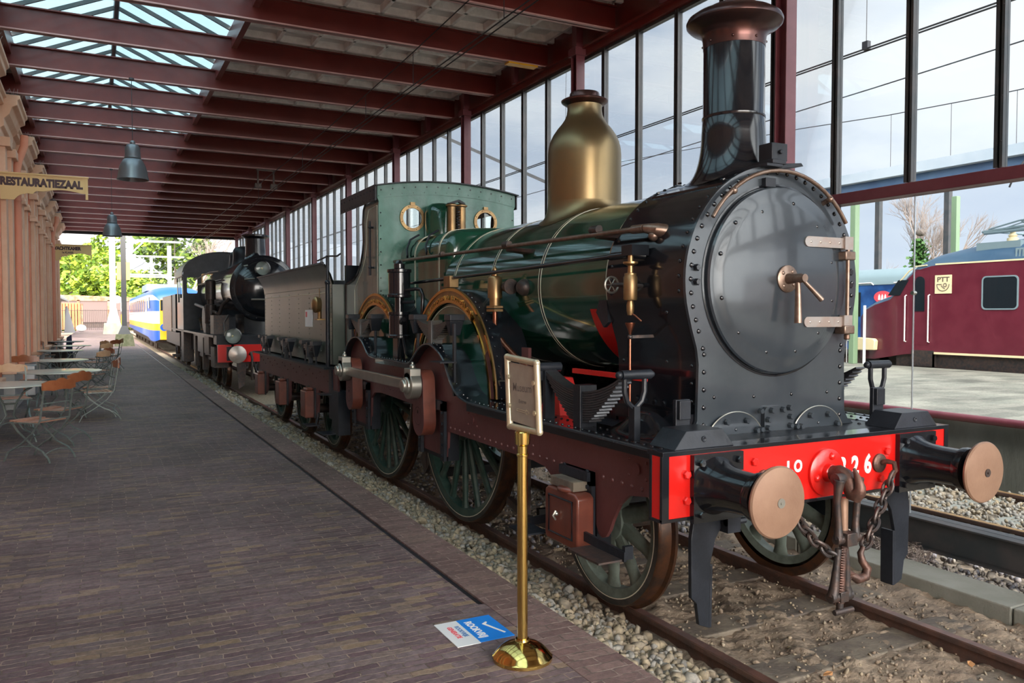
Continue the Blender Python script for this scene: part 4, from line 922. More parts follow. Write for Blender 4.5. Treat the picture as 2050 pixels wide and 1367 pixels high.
# --- rods and valves along the boiler side
b=MB(); b.tube([(3.30,9.83,2.69),(3.29,4.40,2.615)],.019,10); RD=b.build('reach_rod','steel_bronze',LO)
MB().tube([(3.30,8.02,2.675),(3.30,7.98,2.675)],.03,12).build('rod_collar','iron_dark',RD)
for y in (6.45,5.0):
    b=MB(); b.tube([(3.30,y+.08,2.662),(3.30,y-.02,2.66)],.034,12); b.add([(3.30,y-.06,2.63),(3.30,y+.06,2.63),(3.46,y-.12,2.60),(3.46,y-.34,2.60),(3.31,y-.06,2.60),(3.31,y+.06,2.60),(3.45,y-.12,2.56),(3.45,y-.34,2.56)],[(0,1,2,3),(4,5,6,7),(0,1,5,4),(1,2,6,5),(2,3,7,6),(3,0,4,7)]); b.build('rod_bracket','iron_dark',RD,bev=.003)
b=MB(); b.tube([(3.29,4.55,2.617),(3.29,4.42,2.615)],.03,12); b.tube([(3.29,4.42,2.615),(3.33,4.34,2.60),(3.42,4.30,2.585)],[.03,.045,.05],12); b.ball((3.32,4.36,2.56),.035,10,8); b.build('rod_elbow','steel_bronze',RD)
b=MB(); b.tube([(3.16,8.57,2.385),(3.17,7.2,2.40),(3.185,4.60,2.435)],.018,10); b.tube([(3.185,4.66,2.435),(3.185,4.45,2.437)],.026,12); b.tube([(3.19,4.45,2.437),(3.3,4.43,2.43)],.024,10); b.box(3.16,3.3,4.38,4.5,2.43,2.5); b.build('steam_pipe','black_paint',LO)
b=MB(); b.box(3.13,3.23,7.40,7.56,2.30,2.42); 
b.build('pipe_clip','brass_dull',LO,bev=.006)
EJ=MB(); EJ.lathe((3.185,4.43,0),'z',[(.042,2.13),(.047,2.14),(.047,2.285),(.04,2.295),(.04,2.31),(.02,2.315),(.018,2.36),(.05,2.375),(.05,2.388),(.018,2.39),(.018,2.43)],24,cap=False); EJ.lathe((3.185,4.43,0),'z',[(.018,2.03),(.026,2.06),(.026,2.10),(.02,2.13)],16); EJ=EJ.build('lubricator','brass_dull',LO)
b=MB(); b.tube([(3.185,4.43,2.235),(3.185,4.63,2.24)],.015,8); b.tube([(3.185,4.43,2.235),(3.40,4.43,2.22)],.013,8); b.build('lubricator_stem','iron_dark',EJ)
b=MB(); R=.055; b.tube([(3.185,4.66,2.24)]+[(3.185,4.66,2.24)],.01,6) if 0 else None
b.tube([(3.185+R*math.cos(t*pi/10),4.65,2.24+R*math.sin(t*pi/10)) for t in range(20)],.008,6,closed=True)
for t in range(3): b.tube([(3.185+R*math.cos(t*pi/3),4.65,2.24+R*math.sin(t*pi/3)),(3.185-R*math.cos(t*pi/3),4.65,2.24-R*math.sin(t*pi/3))],.004,5)
b.build('hand_wheel','steel',EJ)
b=MB(); b.lathe((3.185,4.43,0),'z',[(.008,1.90),(.016,1.93),(.035,1.975),(.035,1.98),(.0001,1.975)],14,cap=False); b.tube([(3.17,4.43,2.05),(3.20,4.40,2.03),(3.24,4.38,1.99)],.006,6); b.build('drip_funnel','copper_pipe',EJ)
b=MB(); b.tube([(3.185,4.43,1.28),(3.185,4.43,1.90)],.0085,8); b.build('drain_pipe','copper_pipe',LO); 
b=MB(); b.bar((3.185,4.43,1.885),(3.40,4.40,1.89),.016,.02); b.ball((3.185,4.43,1.885),.018,8,6); b.build('pipe_stay','iron_dark',LO)
# clack valve and copper pipe
b=MB(); c=(3.20,6.52,0); b.lathe(c,'z',[(.065,2.18),(.065,2.36),(.055,2.375),(.03,2.38),(.03,2.41),(.018,2.42),(.022,2.44),(.012,2.46),(.0001,2.47)],24,cap=False); b.lathe(c,'z',[(.05,2.10),(.05,2.18)],20); b.lathe(c,'z',[(.085,2.09),(.085,2.11),(.05,2.115)],6); b.lathe(c,'z',[(.085,2.06),(.085,2.08),(.05,2.085)],6)
CV=b.build('clack_valve','brass_dull',LO)
b=MB(); b.tube([(3.25,6.5,2.28),(3.38,6.38,2.28)],.035,12); b.lathe((3.26,6.40,2.28),'y',[(.05,0),(.05,-.06),(.07,-.065),(.07,-.085)],14); b.ball((3.33,6.2,2.27),.075,14,10,(1,1,1)); b.build('valve_body','iron_dark',CV)
b=MB(); b.tube(cr3:=[(3.20,6.52,2.08),(3.20,6.52,1.95),(3.205,6.47,1.85),(3.215,6.36,1.77),(3.23,6.22,1.69),(3.25,6.08,1.62),(3.3,5.98,1.56)],.024,12); b.build('feed_pipe','copper_pipe',CV)
b=MB(); b.box(3.26,3.29,6.0,6.12,1.6,1.75); b.build('pipe_bracket','maroon',CV)
# handrail lower stays on splasher
b=MB(); b.tube([(2.98,5.15,1.60),(2.98,5.4,1.52),(3.03,6.1,1.47),(3.1,6.22,1.42)],.006,6); b.build('sand_rod','steel',LO)
b=MB(); b.prism([(4.88,2.14),(4.98,2.14),(5.02,2.05),(4.92,1.94),(4.86,1.98)],'yz',3.30,3.33); b.build('boiler_bracket','black_satin',LO)
# ================ buffer beam
b=MB(); b.mi=0; b.box(2.80,5.29,3.585,3.70,.868,1.248)
b.mi=1; b.box(2.797,5.293,3.575,3.72,1.238,1.264); b.box(2.796,2.845,3.578,3.60,.868,1.24); b.box(2.796,5.293,3.580,3.70,.862,.882); b.box(5.255,5.293,3.578,3.60,.868,1.24); b.box(2.797,2.80,3.675,3.70,.87,1.24)
BB=b.build('buffer_beam',['red_paint','black_paint'],LO,smooth=False,bev=.004)
for x,z in ((2.972,1.125),(2.972,.975),(3.483,1.155),(4.657,1.127),(3.483,.97),(4.60,.95)): MB().riv((x,3.585,z),(0,-1,0),.026,.022,hexa=True).build('beam_bolt','red_paint',BB)
for i,xc in enumerate((3.165,4.915)):
    b=MB(); b.box(xc-.165,xc+.205,3.55,3.585,.845,1.235); 
    for dx in (-.12,.16):
        for z in (.895,1.19): b.riv((xc+dx,3.55,z),(0,-1,0),.022,.03,hexa=True)
    b.lathe((xc,3.55,1.05),'y',[(.168,0),(.155,-.02),(.14,-.06),(.128,-.12),(.122,-.20),(.120,-.33),(.136,-.335),(.140,-.36),(.136,-.385),(.12,-.39),(.095,-.392)],48,cap=False)
    BF=b.build('buffer','black_paint',LO,ang=30,bev=.0)
    b=MB(); b.lathe((xc,3.16,1.05),'y',[(.085,.02),(.085,-.055)],32); b.build('plunger','black_paint',BF)
    b=MB(); b.lathe((xc,3.10,1.05),'y',[(.09,.01),(.19,-.005),(.193,-.018),(.185,-.028),(.12,-.038),(.05,-.042),(.0001,-.043)],56,cap=False); b.build('buffer_head','buffer_face',BF)
    b=MB(); b.lathe((xc,3.057,1.05),'y',[(.026,0),(.026,-.004),(.0001,-.004)],20); b.lathe((xc,3.053,1.05),'y',[(.007,0),(.007,-.005),(.0001,-.005)],8); b.build('buffer_stud','steel' if i==0 else 'iron_dark',BF)
# wedge shaped wooden blocks above buffers
for xc in (3.10,4.96):
    y0,y1=3.60,3.84; x0,x1=xc-.20,xc+.24
    b=MB(); b.hexa([(x0,y0,1.264),(x1,y0,1.264),(x1,y1,1.264),(x0,y1,1.264)],[(x0+.10,y0+.02,1.365),(x1-.07,y0+.02,1.365),(x1-.07,y1,1.365),(x0+.10,y1,1.365)])
    b.lathe((xc+.02,y0+.012,1.315),'y',[(.018,0),(.018,-.008),(.012,-.01),(.0001,-.002)],14)
    b.build('beam_block','black_satin',LO,smooth=False,bev=.004)
    b=MB(); xb=xc+.055 if xc<4 else xc-.06; b.box(xb-.055,xb+.055,3.84,3.87,1.264,1.52); b.mi=1; b.box(xb-.045,xb+.04,3.815,3.84,1.40,1.515); b.build('lamp_iron','black_satin',LO,smooth=False,bev=.004)
# numbers
FM=lambda x,z: frame((x,3.582,z),(1,0,0),(0,0,1))
for ch,x in (('3',4.243),('2',4.358),('6',4.478)):
    T=text_mb(ch,.165,FM(x,1.052),.002,.006,sx=.82); T.build('number','white_paint',BB,smooth=False)
T=text_mb('L',.10,FM(3.775,1.095),.002,.004); T.build('number','white_paint',BB,smooth=False)
T=text_mb('O',.10,FM(3.847,1.095),.002,.004,sx=.85); T.build('number','white_paint',BB,smooth=False)
# draw hook
b=MB(); b.lathe((TX+.045,3.585,1.04),'y',[(.15,0),(.15,-.02),(.14,-.028),(.06,-.03),(.055,-.06),(.03,-.08)],40)
for a in (75,195,315): b.riv((TX+.045+.105*math.cos(math.radians(a)),3.557,1.04+.105*math.sin(math.radians(a))),(0,-1,0),.026,.022)
DH=b.build('draw_plate','red_paint',BB)
hx=TX+.045
b=MB(); b.tube([(hx,3.58,1.04),(hx,3.46,1.045)],[.055,.045],12)
hk=[(hx,3.53,1.05),(hx,3.47,1.062),(hx,3.43,1.05),(hx,3.40,1.01),(hx,3.385,.97),(hx,3.37,.945),(hx,3.345,.94),(hx,3.325,.96),(hx,3.32,.995),(hx,3.335,1.04),(hx,3.365,1.10)]
b.tube(hk,[.035,.040,.042,.044,.046,.048,.046,.040,.032,.022,.008],14,flat=1.05); b.build('draw_hook','rust_iron',DH)
# screw coupling hanging from the hook
SC=MB(); SC.tube([(hx-.10,3.42,1.03),(hx+.07,3.42,1.03)],.036,16); SC=SC.build('coupling_pin','iron_dark',DH)
b=MB()
for d in (-1,1):
    b.tube([(hx+d*.085,3.40,1.03),(hx+d*.09,3.41,.9),(hx+d*.075,3.41,.75),(hx+d*.075,3.41,.66)],[.034,.021,.021,.03],10)
    b.tube([(hx+d*.10,3.41,.66),(hx+d*.04,3.41,.66)],.03,12)
b.box(hx-.045,hx+.045,3.365,3.455,.62,.70)
for d in (-1,1): b.tube([(hx-.03+d*.065,3.43,.30),(hx-.03+d*.05,3.43,.36),(hx-.03+d*.045,3.42,.50),(hx-.03+d*.03,3.42,.60)],[.036,.03,.02,.02],10)
b.tube([(hx-.12,3.43,.30),(hx+.06,3.43,.30)],.035,12); b.box(hx-.065,hx+.005,3.39,3.46,.27,.335); b.tube([(hx-.03,3.43,.20),(hx-.03,3.43,.27)],.022,10); b.tube([(hx-.10,3.41,.21),(hx+.06,3.41,.21)],.018,10)
b.build('coupling_link','iron_dark',SC,bev=.004)
b=MB(); b.tube([(hx-.015,3.42,.62),(hx-.03,3.42,.26)],.019,12); t0=0
b.tube([(hx-.02-.0002*t+.023*math.cos(t*.9),3.42+.023*math.sin(t*.9),.62-t*.0022) for t in range(165)],.004,4); b.build('coupling_screw','rust_iron',SC)
b=MB(); b.tube([(hx+.02,3.46,.90),(hx+.015,3.45,.70)],[.032,.028],12); b.build('screw_handle','buffer_face',SC)
# safety chains
def chain(parent,P,name,L=.062,r=.0115,m='iron_dark'):
    Q=[Vector(P[0])]; acc=0; path=[Vector(p) for p in P]; step=L*1.05; cum=[0]
    for i in range(len(path)-1): cum.append(cum[-1]+(path[i+1]-path[i]).length)
    n=int(cum[-1]/step); b=MB()
    for k in range(n):
        s0=(k+.5)*step; i=max(j for j in range(len(cum)-1) if cum[j]<=s0); t=(s0-cum[i])/(cum[i+1]-cum[i]); c=path[i].lerp(path[i+1],t); d=(path[i+1]-path[i]).normalized()
        sd_=d.cross(Vector((0,1,0))).normalized(); 
        if k%2: sd_=sd_.cross(d).normalized()
        sd_=(sd_+ (0.35*sd_.cross(d) if 1 else 0)).normalized()
        pts=[]
        for q in range(16):
            a=2*pi*q/16; ca,sa=math.cos(a),math.sin(a); pts.append(c+d*((L*.5+ .02)*ca)+sd_*(.029*sa*(1 if abs(ca)<.85 else 1)))
        b.tube(pts,r,7,closed=True)
    return b.build(name,m,parent)
b=MB(); b.lathe((4.585,3.585,1.055),'y',[(.062,0),(.062,-.015),(.045,-.025),(.0001,-.025)],24); b.tube([(4.585,3.56,1.06),(4.585,3.52,1.075),(4.60,3.48,1.07),(4.615,3.48,1.02),(4.60,3.50,.985)],.017,10); E1=b.build('chain_eye','rust_iron',BB)
chain(E1,[(4.59,3.48,1.0),(4.55,3.49,.90),(4.49,3.49,.80),(4.42,3.48,.70),(4.36,3.47,.62),(4.30,3.46,.555)],'safety_chain')
b=MB(); b.tube([(4.295,3.46,.565),(4.27,3.46,.53),(4.275,3.45,.48),(4.31,3.44,.43),(4.28,3.43,.385),(4.21,3.43,.38),(4.15,3.44,.42),(4.135,3.45,.45)],[.015,.02,.024,.028,.03,.03,.022,.012],12); b.build('chain_hook','rust_iron',E1)
b=MB(); b.lathe((3.563,3.585,1.04),'y',[(.062,0),(.062,-.015),(.045,-.025),(.0001,-.025)],24); b.tube([(3.563,3.56,1.05),(3.57,3.48,1.06),(3.6,3.47,1.0)],.017,10); E2=b.build('chain_eye','rust_iron',BB)
chain(E2,[(3.59,3.47,1.0),(3.66,3.47,.88),(3.76,3.47,.77),(3.86,3.46,.66),(3.97,3.45,.58),(4.05,3.44,.52)],'safety_chain')
b=MB(); b.tube([(4.03,3.44,.53),(4.07,3.43,.47),(4.12,3.43,.43),(4.17,3.43,.42),(4.13,3.43,.39),(4.06,3.43,.42)],.018,10); b.build('chain_hook','rust_iron',E2)
# guard irons
for s in (0,1):
    f=(lambda x:x) if s==0 else mir
    P=[(3.10,.87),(3.36,.87),(3.33,.80),(3.26,.70),(3.22,.55),(3.215,.17),(3.14,.20),(3.12,.33),(3.08,.37),(3.075,.72)]
    b=MB(); po=[(f(x),z) for x,z in P]; b.prism(po,'xz',3.66,3.69); b.prism([(f(3.215),.17),(f(3.235),.17),(f(3.24),.55),(f(3.22),.55)],'xz',3.66,3.76); b.build('guard_iron','black_satin',LO,smooth=False,bev=.004)
b=MB(); b.tube([(3.30,3.62,.80),(3.45,3.62,.80)],.02,8); b.box(3.30,3.40,3.6,3.68,.74,.86); b.build('beam_bracket','black_satin',LO)
# ================================================================ TENDER
TE=thing('tender','grey green riveted tender with maroon frame coupled behind the green locomotive','tender',(TX,13.5,0))
tx0,tx1=2.93,mir(2.93)
b=MB(); prof=[(tx0,1.33),(tx0,2.40),(tx0-.015,2.50),(tx0-.05,2.60),(tx0-.10,2.68),(tx0-.13,2.735)]
v=[];n=len(prof)
for y in (11.1,16.15): v+=[(x,y,z) for x,z in prof]
b.add(v,[(i,i+1,n+i+1,n+i) for i in range(n-1)])
b.add([(mir(x),y,z) for x,y,z in v],[(i,i+1,n+i+1,n+i) for i in range(n-1)])
b.add([(x+.03,y,z-.005) for x,y,z in v],[(i,i+1,n+i+1,n+i) for i in range(n-1)])
b.add([(mir(x+.03),y,z-.005) for x,y,z in v],[(i,i+1,n+i+1,n+i) for i in range(n-1)])
b.box(tx0,tx1,16.12,16.15,1.33,2.72); b.box(tx0,tx1,11.10,11.13,1.33,2.45)
for k in range(6):
    y=11.75+k*.72+(.1 if k>3 else 0)
    for i in range(13): b.riv((tx0,y,1.42+i*.078),(-1,0,0),.009,n=6)
for y in (11.17,16.05):
    for i in range(16): b.riv((tx0,y,1.40+i*.066),(-1,0,0),.009,n=6)
for i in range(60): b.riv((tx0-.002,11.2+i*.082,2.42),(-1,0,.1),.008,n=6)
for i in range(22): b.riv((tx0-.07,11.3+i*.22,2.64),(-1,0,.5),.009,n=6)
TT=b.build('tank','tender_reflect_grey',TE,ang=30)
b=MB(); b.tube([(tx0-.004,y,z) for y,z in ((11.3,1.45),(11.3,2.30),(11.34,2.34),(16.0,2.34))],.005,5); b.build('lining','cream_line',TT)
MB().tube([(tx0-.13,11.1,2.74),(tx0-.13,16.15,2.74)],.018,8).tube([(mir(tx0-.13),11.1,2.74),(mir(tx0-.13),16.15,2.74)],.018,8).build('tank_beading','black_satin',TT)
b=MB(); b.box(tx0+.04,tx1-.04,11.15,16.1,2.3,2.42); b.box(tx0+.2,tx1-.2,11.12,11.2,1.4,2.72); b.box(tx0+.04,tx1-.04,13.5,16.1,2.42,2.60); b.build('coal_space','black_satin',TE,smooth=False)
b=MB(); b.box(2.86,2.888,10.6,16.35,.93,1.28)
po=[(10.95,.95),(16.2,.95),(16.2,.80)]
for yc in (12.05,13.96,15.95):
    b.prism([(yc-.42,.95),(yc-.36,.60),(yc-.2,.52),(yc+.2,.52),(yc+.36,.60),(yc+.42,.95)],'yz',2.862,2.886)
b.box(mir(2.888),mir(2.86),10.6,16.35,.60,1.28)
for i in range(24): b.riv((2.86,11.1+i*.22,1.1+.05*(i%3)),(-1,0,0),.013,n=6)
FR=b.build('tender_frame','maroon',TE,smooth=False)
b=MB(); b.box(2.74,mir(2.74),10.85,16.45,1.28,1.305); b.build('tender_deck','black_satin',TE,smooth=False)
b=MB(); b.box(2.84,2.90,10.84,10.98,.60,1.28); b.box(2.84,3.0,10.5,10.84,.42,1.0); b.box(2.66,2.86,10.62,10.95,.42,.432); b.box(2.70,2.88,10.85,11.1,.93,.945); b.build('tender_step','black_satin',TE,smooth=False)
b=MB(); b.box(2.66,2.84,11.55,11.85,.42,.432); b.bar((2.83,11.7,.43),(2.87,11.7,.6),.05,.02); b.build('tender_step','black_satin',TE,smooth=False)
for yc in (12.05,13.96,15.95):
    for s in (0,1): wheel(TE,yc,.62,3.17,10,'wheel_green','tender_wheel',s,inner_r=.55,hub=.13)
    MB().tube([(2.95,yc,.62),(mir(2.95),yc,.62)],.07,12).build('axle','iron_dark',TE)
    b=MB(); b.box(2.72,2.86,yc-.16,yc+.16,.50,.90); b.box(2.75,2.85,yc-.10,yc+.10,.90,.94); AB=b.build('axlebox','axle_brown',TE,bev=.015,smooth=False)
    b=MB(); b.box(2.845,2.862,yc-.24,yc-.16,.5,.95); b.box(2.845,2.862,yc+.16,yc+.24,.5,.95); b.build('horn_guide','black_satin',AB,smooth=False)
for yc in (11.95,13.65,15.45):
    SP=leafspring(TE,2.82,yc,.36,1.60,.03,.12,5,w=.09,m='spring',zboard=1.305,bw=.04)
    for d in (-1,1):
        b=MB(); y=yc+d*.34; b.box(2.75,2.89,y-.09,y+.09,1.585,1.64); b.hexa([(2.80,y-.02,1.42),(2.84,y-.02,1.42),(2.84,y+.02,1.42),(2.80,y+.02,1.42)],[(2.77,y-.08,1.585),(2.87,y-.08,1.585),(2.87,y+.08,1.585),(2.77,y+.08,1.585)]); b.box(2.81,2.83,y-.012,y+.012,1.305,1.45); b.build('spring_hanger','black_satin',SP,smooth=False)
b=MB(); b.tube([(2.84,11.02,1.3),(2.84,11.02,2.45)],.03,10); b.tube([(2.84,11.02,2.45),(2.84,11.02,2.84)],.02,10); b.tube([(2.84,11.55,2.80),(2.84,11.0,2.83),(2.84,10.5,2.80),(2.84,10.35,2.82)],.012,8); b.ball((2.84,11.02,2.47),.04,10,8); b.build('tender_handrail','black_satin',TE)
b=MB(); b.lathe((2.80,11.55,2.17),'x',[(.0001,-.05),(.06,-.045),(.11,-.02),(.12,.0),(.10,.07)],24,cap=False); b.box(2.80,2.93,11.45,11.62,1.95,1.97); b.tube([(2.86,11.55,1.97),(2.86,11.55,2.1)],.03,8); b.tube([(2.86,11.55,2.27),(2.86,11.55,2.4)],.006,6); b.build('tail_lamp','brass_dull',TE)
b=MB(); b.box(2.922,2.928,12.25,12.72,1.84,2.10); PL=b.build('notice_plate','paper_white',TE,smooth=False); MB().box(2.92,2.9225,12.58,12.68,1.99,2.07).build('notice_mark','text_red',PL,smooth=False)
# ================================================================ SIGN STAND
SX,SY=1.80,3.37
t=thing('sign_stand','polished brass stand with domed base holding a framed museum sign','sign stand',(SX,SY,PZ))
b=MB(); b.lathe((SX,SY,PZ),'z',[(.14,0),(.145,.004),(.145,.018),(.138,.024),(.125,.04),(.10,.062),(.07,.078),(.045,.086),(.035,.09),(.033,.10),(.0001,.10)],64,cap=False); b.build('base','brass',t)
b=MB(); b.lathe((SX,SY,PZ),'z',[(.0255,.09),(.0255,.98),(.030,.983),(.030,.992),(.0255,.995),(.0255,1.03),(.036,1.04),(.038,1.085),(.038,1.095),(.034,1.10),(.0001,1.10)],32,cap=False); b.build('post','brass',t)
an=math.radians(-6); dx,dy=math.sin(an),math.cos(an)
rl=math.radians(4)
def FP(u,z,o=0.):
    z0=PZ+1.10; U=u*math.cos(rl)-(z-z0)*math.sin(rl); Z=z0+(z-z0)*math.cos(rl)-u*math.sin(rl) if z>z0+.02 else z
    if z<=z0+.02: U=u
    return (SX+.01-dx*U-dy*o,SY-dy*U+dx*o,Z)   # u>0 nearer the camera
b=MB(); zc=1.655; hw,hh=.125,.165
b.tube([FP(0,PZ+1.09),FP(0,zc-hh)],.014,12); cor=[FP(-hw,zc-hh),FP(hw,zc-hh),FP(hw,zc+hh),FP(-hw,zc+hh)]
b.tube([cor[0],cor[1]],.016,12); b.tube([cor[1],cor[2]],.016,12); b.tube([cor[2],cor[3]],.016,12); b.tube([cor[3],cor[0]],.016,12)
for c in cor: b.ball(c,.0175,12,8)
for u in (-1,1):
    for z in (zc-.07,zc+.07): b.tube([FP(u*(hw-.012),z,.018),FP(u*(hw-.012),z,-.018)],.012,10)
b.build('sign_frame','frame_metal',t)
b=MB(); q=[FP(-hw+.022,zc-hh+.022),FP(hw-.022,zc-hh+.022),FP(hw-.022,zc+hh-.022),FP(-hw+.022,zc+hh-.022)]; off=Vector((-dy,dx,0))*.004
b.hexa([Vector(p)-off for p in q],[Vector(p)+off for p in q]); PLT=b.build('sign_panel','sign_plate',t,smooth=False)
# reads from the left side of the stand (faces -x)
def sgn(s,z,sz,sx=1.,m='sign_text'):
    M=frame(Vector(FP(0,z))+Vector((-dy,dx,0))*.0042,(-dx,-dy,0),(0,0,1)); return text_mb(s,sz,M,.0006,.0004,sx=sx)
T=sgn('Museum',zc+.03,.055,.85); T.build('sign_writing','sign_text',PLT,smooth=False)
T=sgn('Entree',zc-.035,.024); T.build('sign_writing','sign_text',PLT,smooth=False)
b=MB(); o=Vector((-dy,dx,0))*.0046
def fp2(u,z): return Vector(FP(u,z))+o
for a_,c_ in (((-.05,-.075),(.03,-.075)),((-.05,-.085),(.03,-.085)),((.03,-.068),(.055,-.08)),((.03,-.092),(.055,-.08)),((-.05,-.075),(-.05,-.085)),((.03,-.068),(.03,-.075)),((.03,-.092),(.03,-.085))): b.tube([fp2(a_[0],zc+a_[1]),fp2(c_[0],zc+c_[1])],.0012,5)
b.build('arrow','frame_metal',PLT)
# ================================================================ FLOOR STICKER
st=thing('floor_sticker','blue and white smoke free notice stuck to the brick paving left of the brass stand','floor sticker',(1.73,3.78,PZ))
MB().box(1.70,1.895,3.632,3.945,PZ+.001,PZ+.0045).build('blue_field','sticker_blue',st,smooth=False)
MB().box(1.572,1.70,3.625,3.945,PZ+.001,PZ+.004).build('white_field','sticker_white',st,smooth=False)
RB_=MB()
def fl(s,x,y,sz,m,sx=1.,bold=.001): text_mb(s,sz,frame((x,y,PZ+.0046),(0,-1,0),(1,0,0)),.0004,bold,sx=sx).build('writing',m,st,smooth=False)
fl('ROOKVRIJ',1.745,3.79,.058,'white_paint',.86,.002); fl('ROOKVRIJE',1.668,3.80,.034,'text_blue',.85); fl('GENERATIE',1.628,3.80,.036,'text_red',.85)
b=MB(); pz=PZ+.0052
ck=[(1.835,3.85),(1.81,3.83),(1.845,3.70),(1.852,3.705),(1.825,3.825)]
ck=[(1.838,3.862),(1.805,3.842),(1.86,3.685),(1.872,3.688),(1.825,3.832),(1.842,3.852)]
b.prism(ck,'xy',PZ+.0046,PZ+.0055); b.build('check_mark','white_paint',st,smooth=False)
# ================================================================ HANGING SIGNS
def hsign(y,x0,x1,z1,h,label,lines,m):
    t=thing('hanging_sign',label,'sign',((x0+x1)/2,y,z1-h))
    w=x1-x0
    po=[(x0,z1),(x1-.03,z1),(x1-.03,z1-h*.62)]+[(x0+w*(.93-.45*i/8),z1-h*.62+ .10*h*math.sin(pi*i/8)) for i in range(9)]+[(x0+w*.40,z1-h*.62),(x0+w*.36,z1-h*.74),(x0+w*.30,z1-h*.72)]+[(x0+w*(.27-.12*i/6),z1-h*.75-.25*h*i/6+.06*h*math.sin(pi*i/6)) for i in range(7)]+[(x0,z1-h)]
    b=MB(); b.prism(po,'xz',y-.012,y+.012); b.box(x0,x1+.02,y-.035,y+.035,z1,z1+.022); b.box(x1-.035,x1+.005,y-.025,y+.025,z1-h*.85,z1); bd=b.build('board',m,t,smooth=False)
    for s,x,z,sz,sx in lines: text_mb(s,sz,frame((x,y-.0125,z),(1,0,0),(0,0,1)),.001,.012 if sz>.12 else .004,sx=sx,align='RIGHT').build('lettering','letter_dark',bd,smooth=False)
hsign(16.12,-1.40,-.09,4.42,.44,'pale yellow hanging sign reading RESTAURATIEZAAL, larger and nearer than the waiting room one',[('RESTAURATIEZAAL',-.172,4.285,.180,.79)],'sign_yellow')
hsign(34.2,-1.38,-.10,4.59,.58,'small ochre hanging sign reading WACHTKAMER, farther along the facade',[('WACHTKAMER',-.46,4.46,.165,.80),('1e KLASSE',-.70,4.31,.10,.85)],'sign_yellow')
# ================================================================ PENDANT LAMPS
def lamp(x,y,zt,zb,label,sc=.84,m='lamp_grey'):
    t=thing('pendant_lamp',label,'lamp',(x,y,zb))
    b=MB(); b.tube([(x,y,zt),(x,y,zb+.72*sc)],.006,6); b.lathe((x,y,zt),'z',[(.04,-.03),(.04,0)],12); b.build('suspension_cable','wire',t)
    b=MB(); b.ball((x,y,zb+.70*sc),.05*sc,14,10); b.lathe((x,y,zb),'z',[(.13*sc,.42*sc),(.14*sc,.425*sc),(.135*sc,.60*sc),(.10*sc,.66*sc),(.0001,.66*sc)],32,cap=False); b.lathe((x,y,zb),'z',[(.145*sc,.40*sc),(.15*sc,.41*sc),(.145*sc,.43*sc)],32); b.build('housing',m,t)
    b=MB(); b.lathe((x,y,zb),'z',[(.13*sc,.40*sc),(.17*sc,.37*sc),(.22*sc,.28*sc),(.255*sc,.16*sc),(.275*sc,.03*sc),(.285*sc,0),(.277*sc,.0),(.265*sc,.04*sc),(.245*sc,.16*sc),(.21*sc,.27*sc),(.13*sc,.38*sc)],40,cap=False); b.build('shade',m,t)
    b=MB(); b.ball((x,y,zb+.17*sc),.07*sc,14,10,(1,1,1.5)); b.build('bulb','white_plastic',t)
lamp(.57,14.4,5.82,4.20,'large grey industrial pendant lamp, nearer of the two under the glazed roof')
lamp(.42,23.6,5.82,4.07,'grey industrial pendant lamp, farther and lower looking of the two',.84)
# ================================================================ CAFE FURNITURE
def make_table(r,label,m='table_top'):
    t=thing('cafe_table',label,'table',(0,0,0),'garden tables on the platform')
    b=MB(); b.lathe((0,0,.72),'z',[(.001,0),(r-.02,0),(r,.005),(r,.018),(r-.015,.022),(.001,.022)],48,cap=False); b.build('tabletop',m,t)
    for a in (45,135,225,315):
        c,s_=math.cos(math.radians(a)),math.sin(math.radians(a)); b=MB()
        P=[(.75*r*c,.75*r*s_,.71),(.45*r*c,.45*r*s_,.64),(.10*c,.10*s_,.48),(.06*c,.06*s_,.33),(.22*c,.22*s_,.16),(.40*c,.40*s_,.10),(.44*c,.44*s_,0.0)]
        P=[tuple(p) for p in P]; b.tube(P,.011,7); sc=[(.30*c+.05*c*math.cos(q),.30*s_+.05*s_*math.cos(q),.20+.05*math.sin(q)) for q in [i*.6 for i in range(8)]]; b.tube(sc,.007,6); b.build('leg','chair_metal' if m!='dark_table' else 'iron_dark',t)
    b=MB(); b.tube([(.09*math.cos(q),.09*math.sin(q),.48) for q in [i*pi/8 for i in range(16)]],.008,6,closed=True); b.build('ring_brace','chair_metal',t); return t
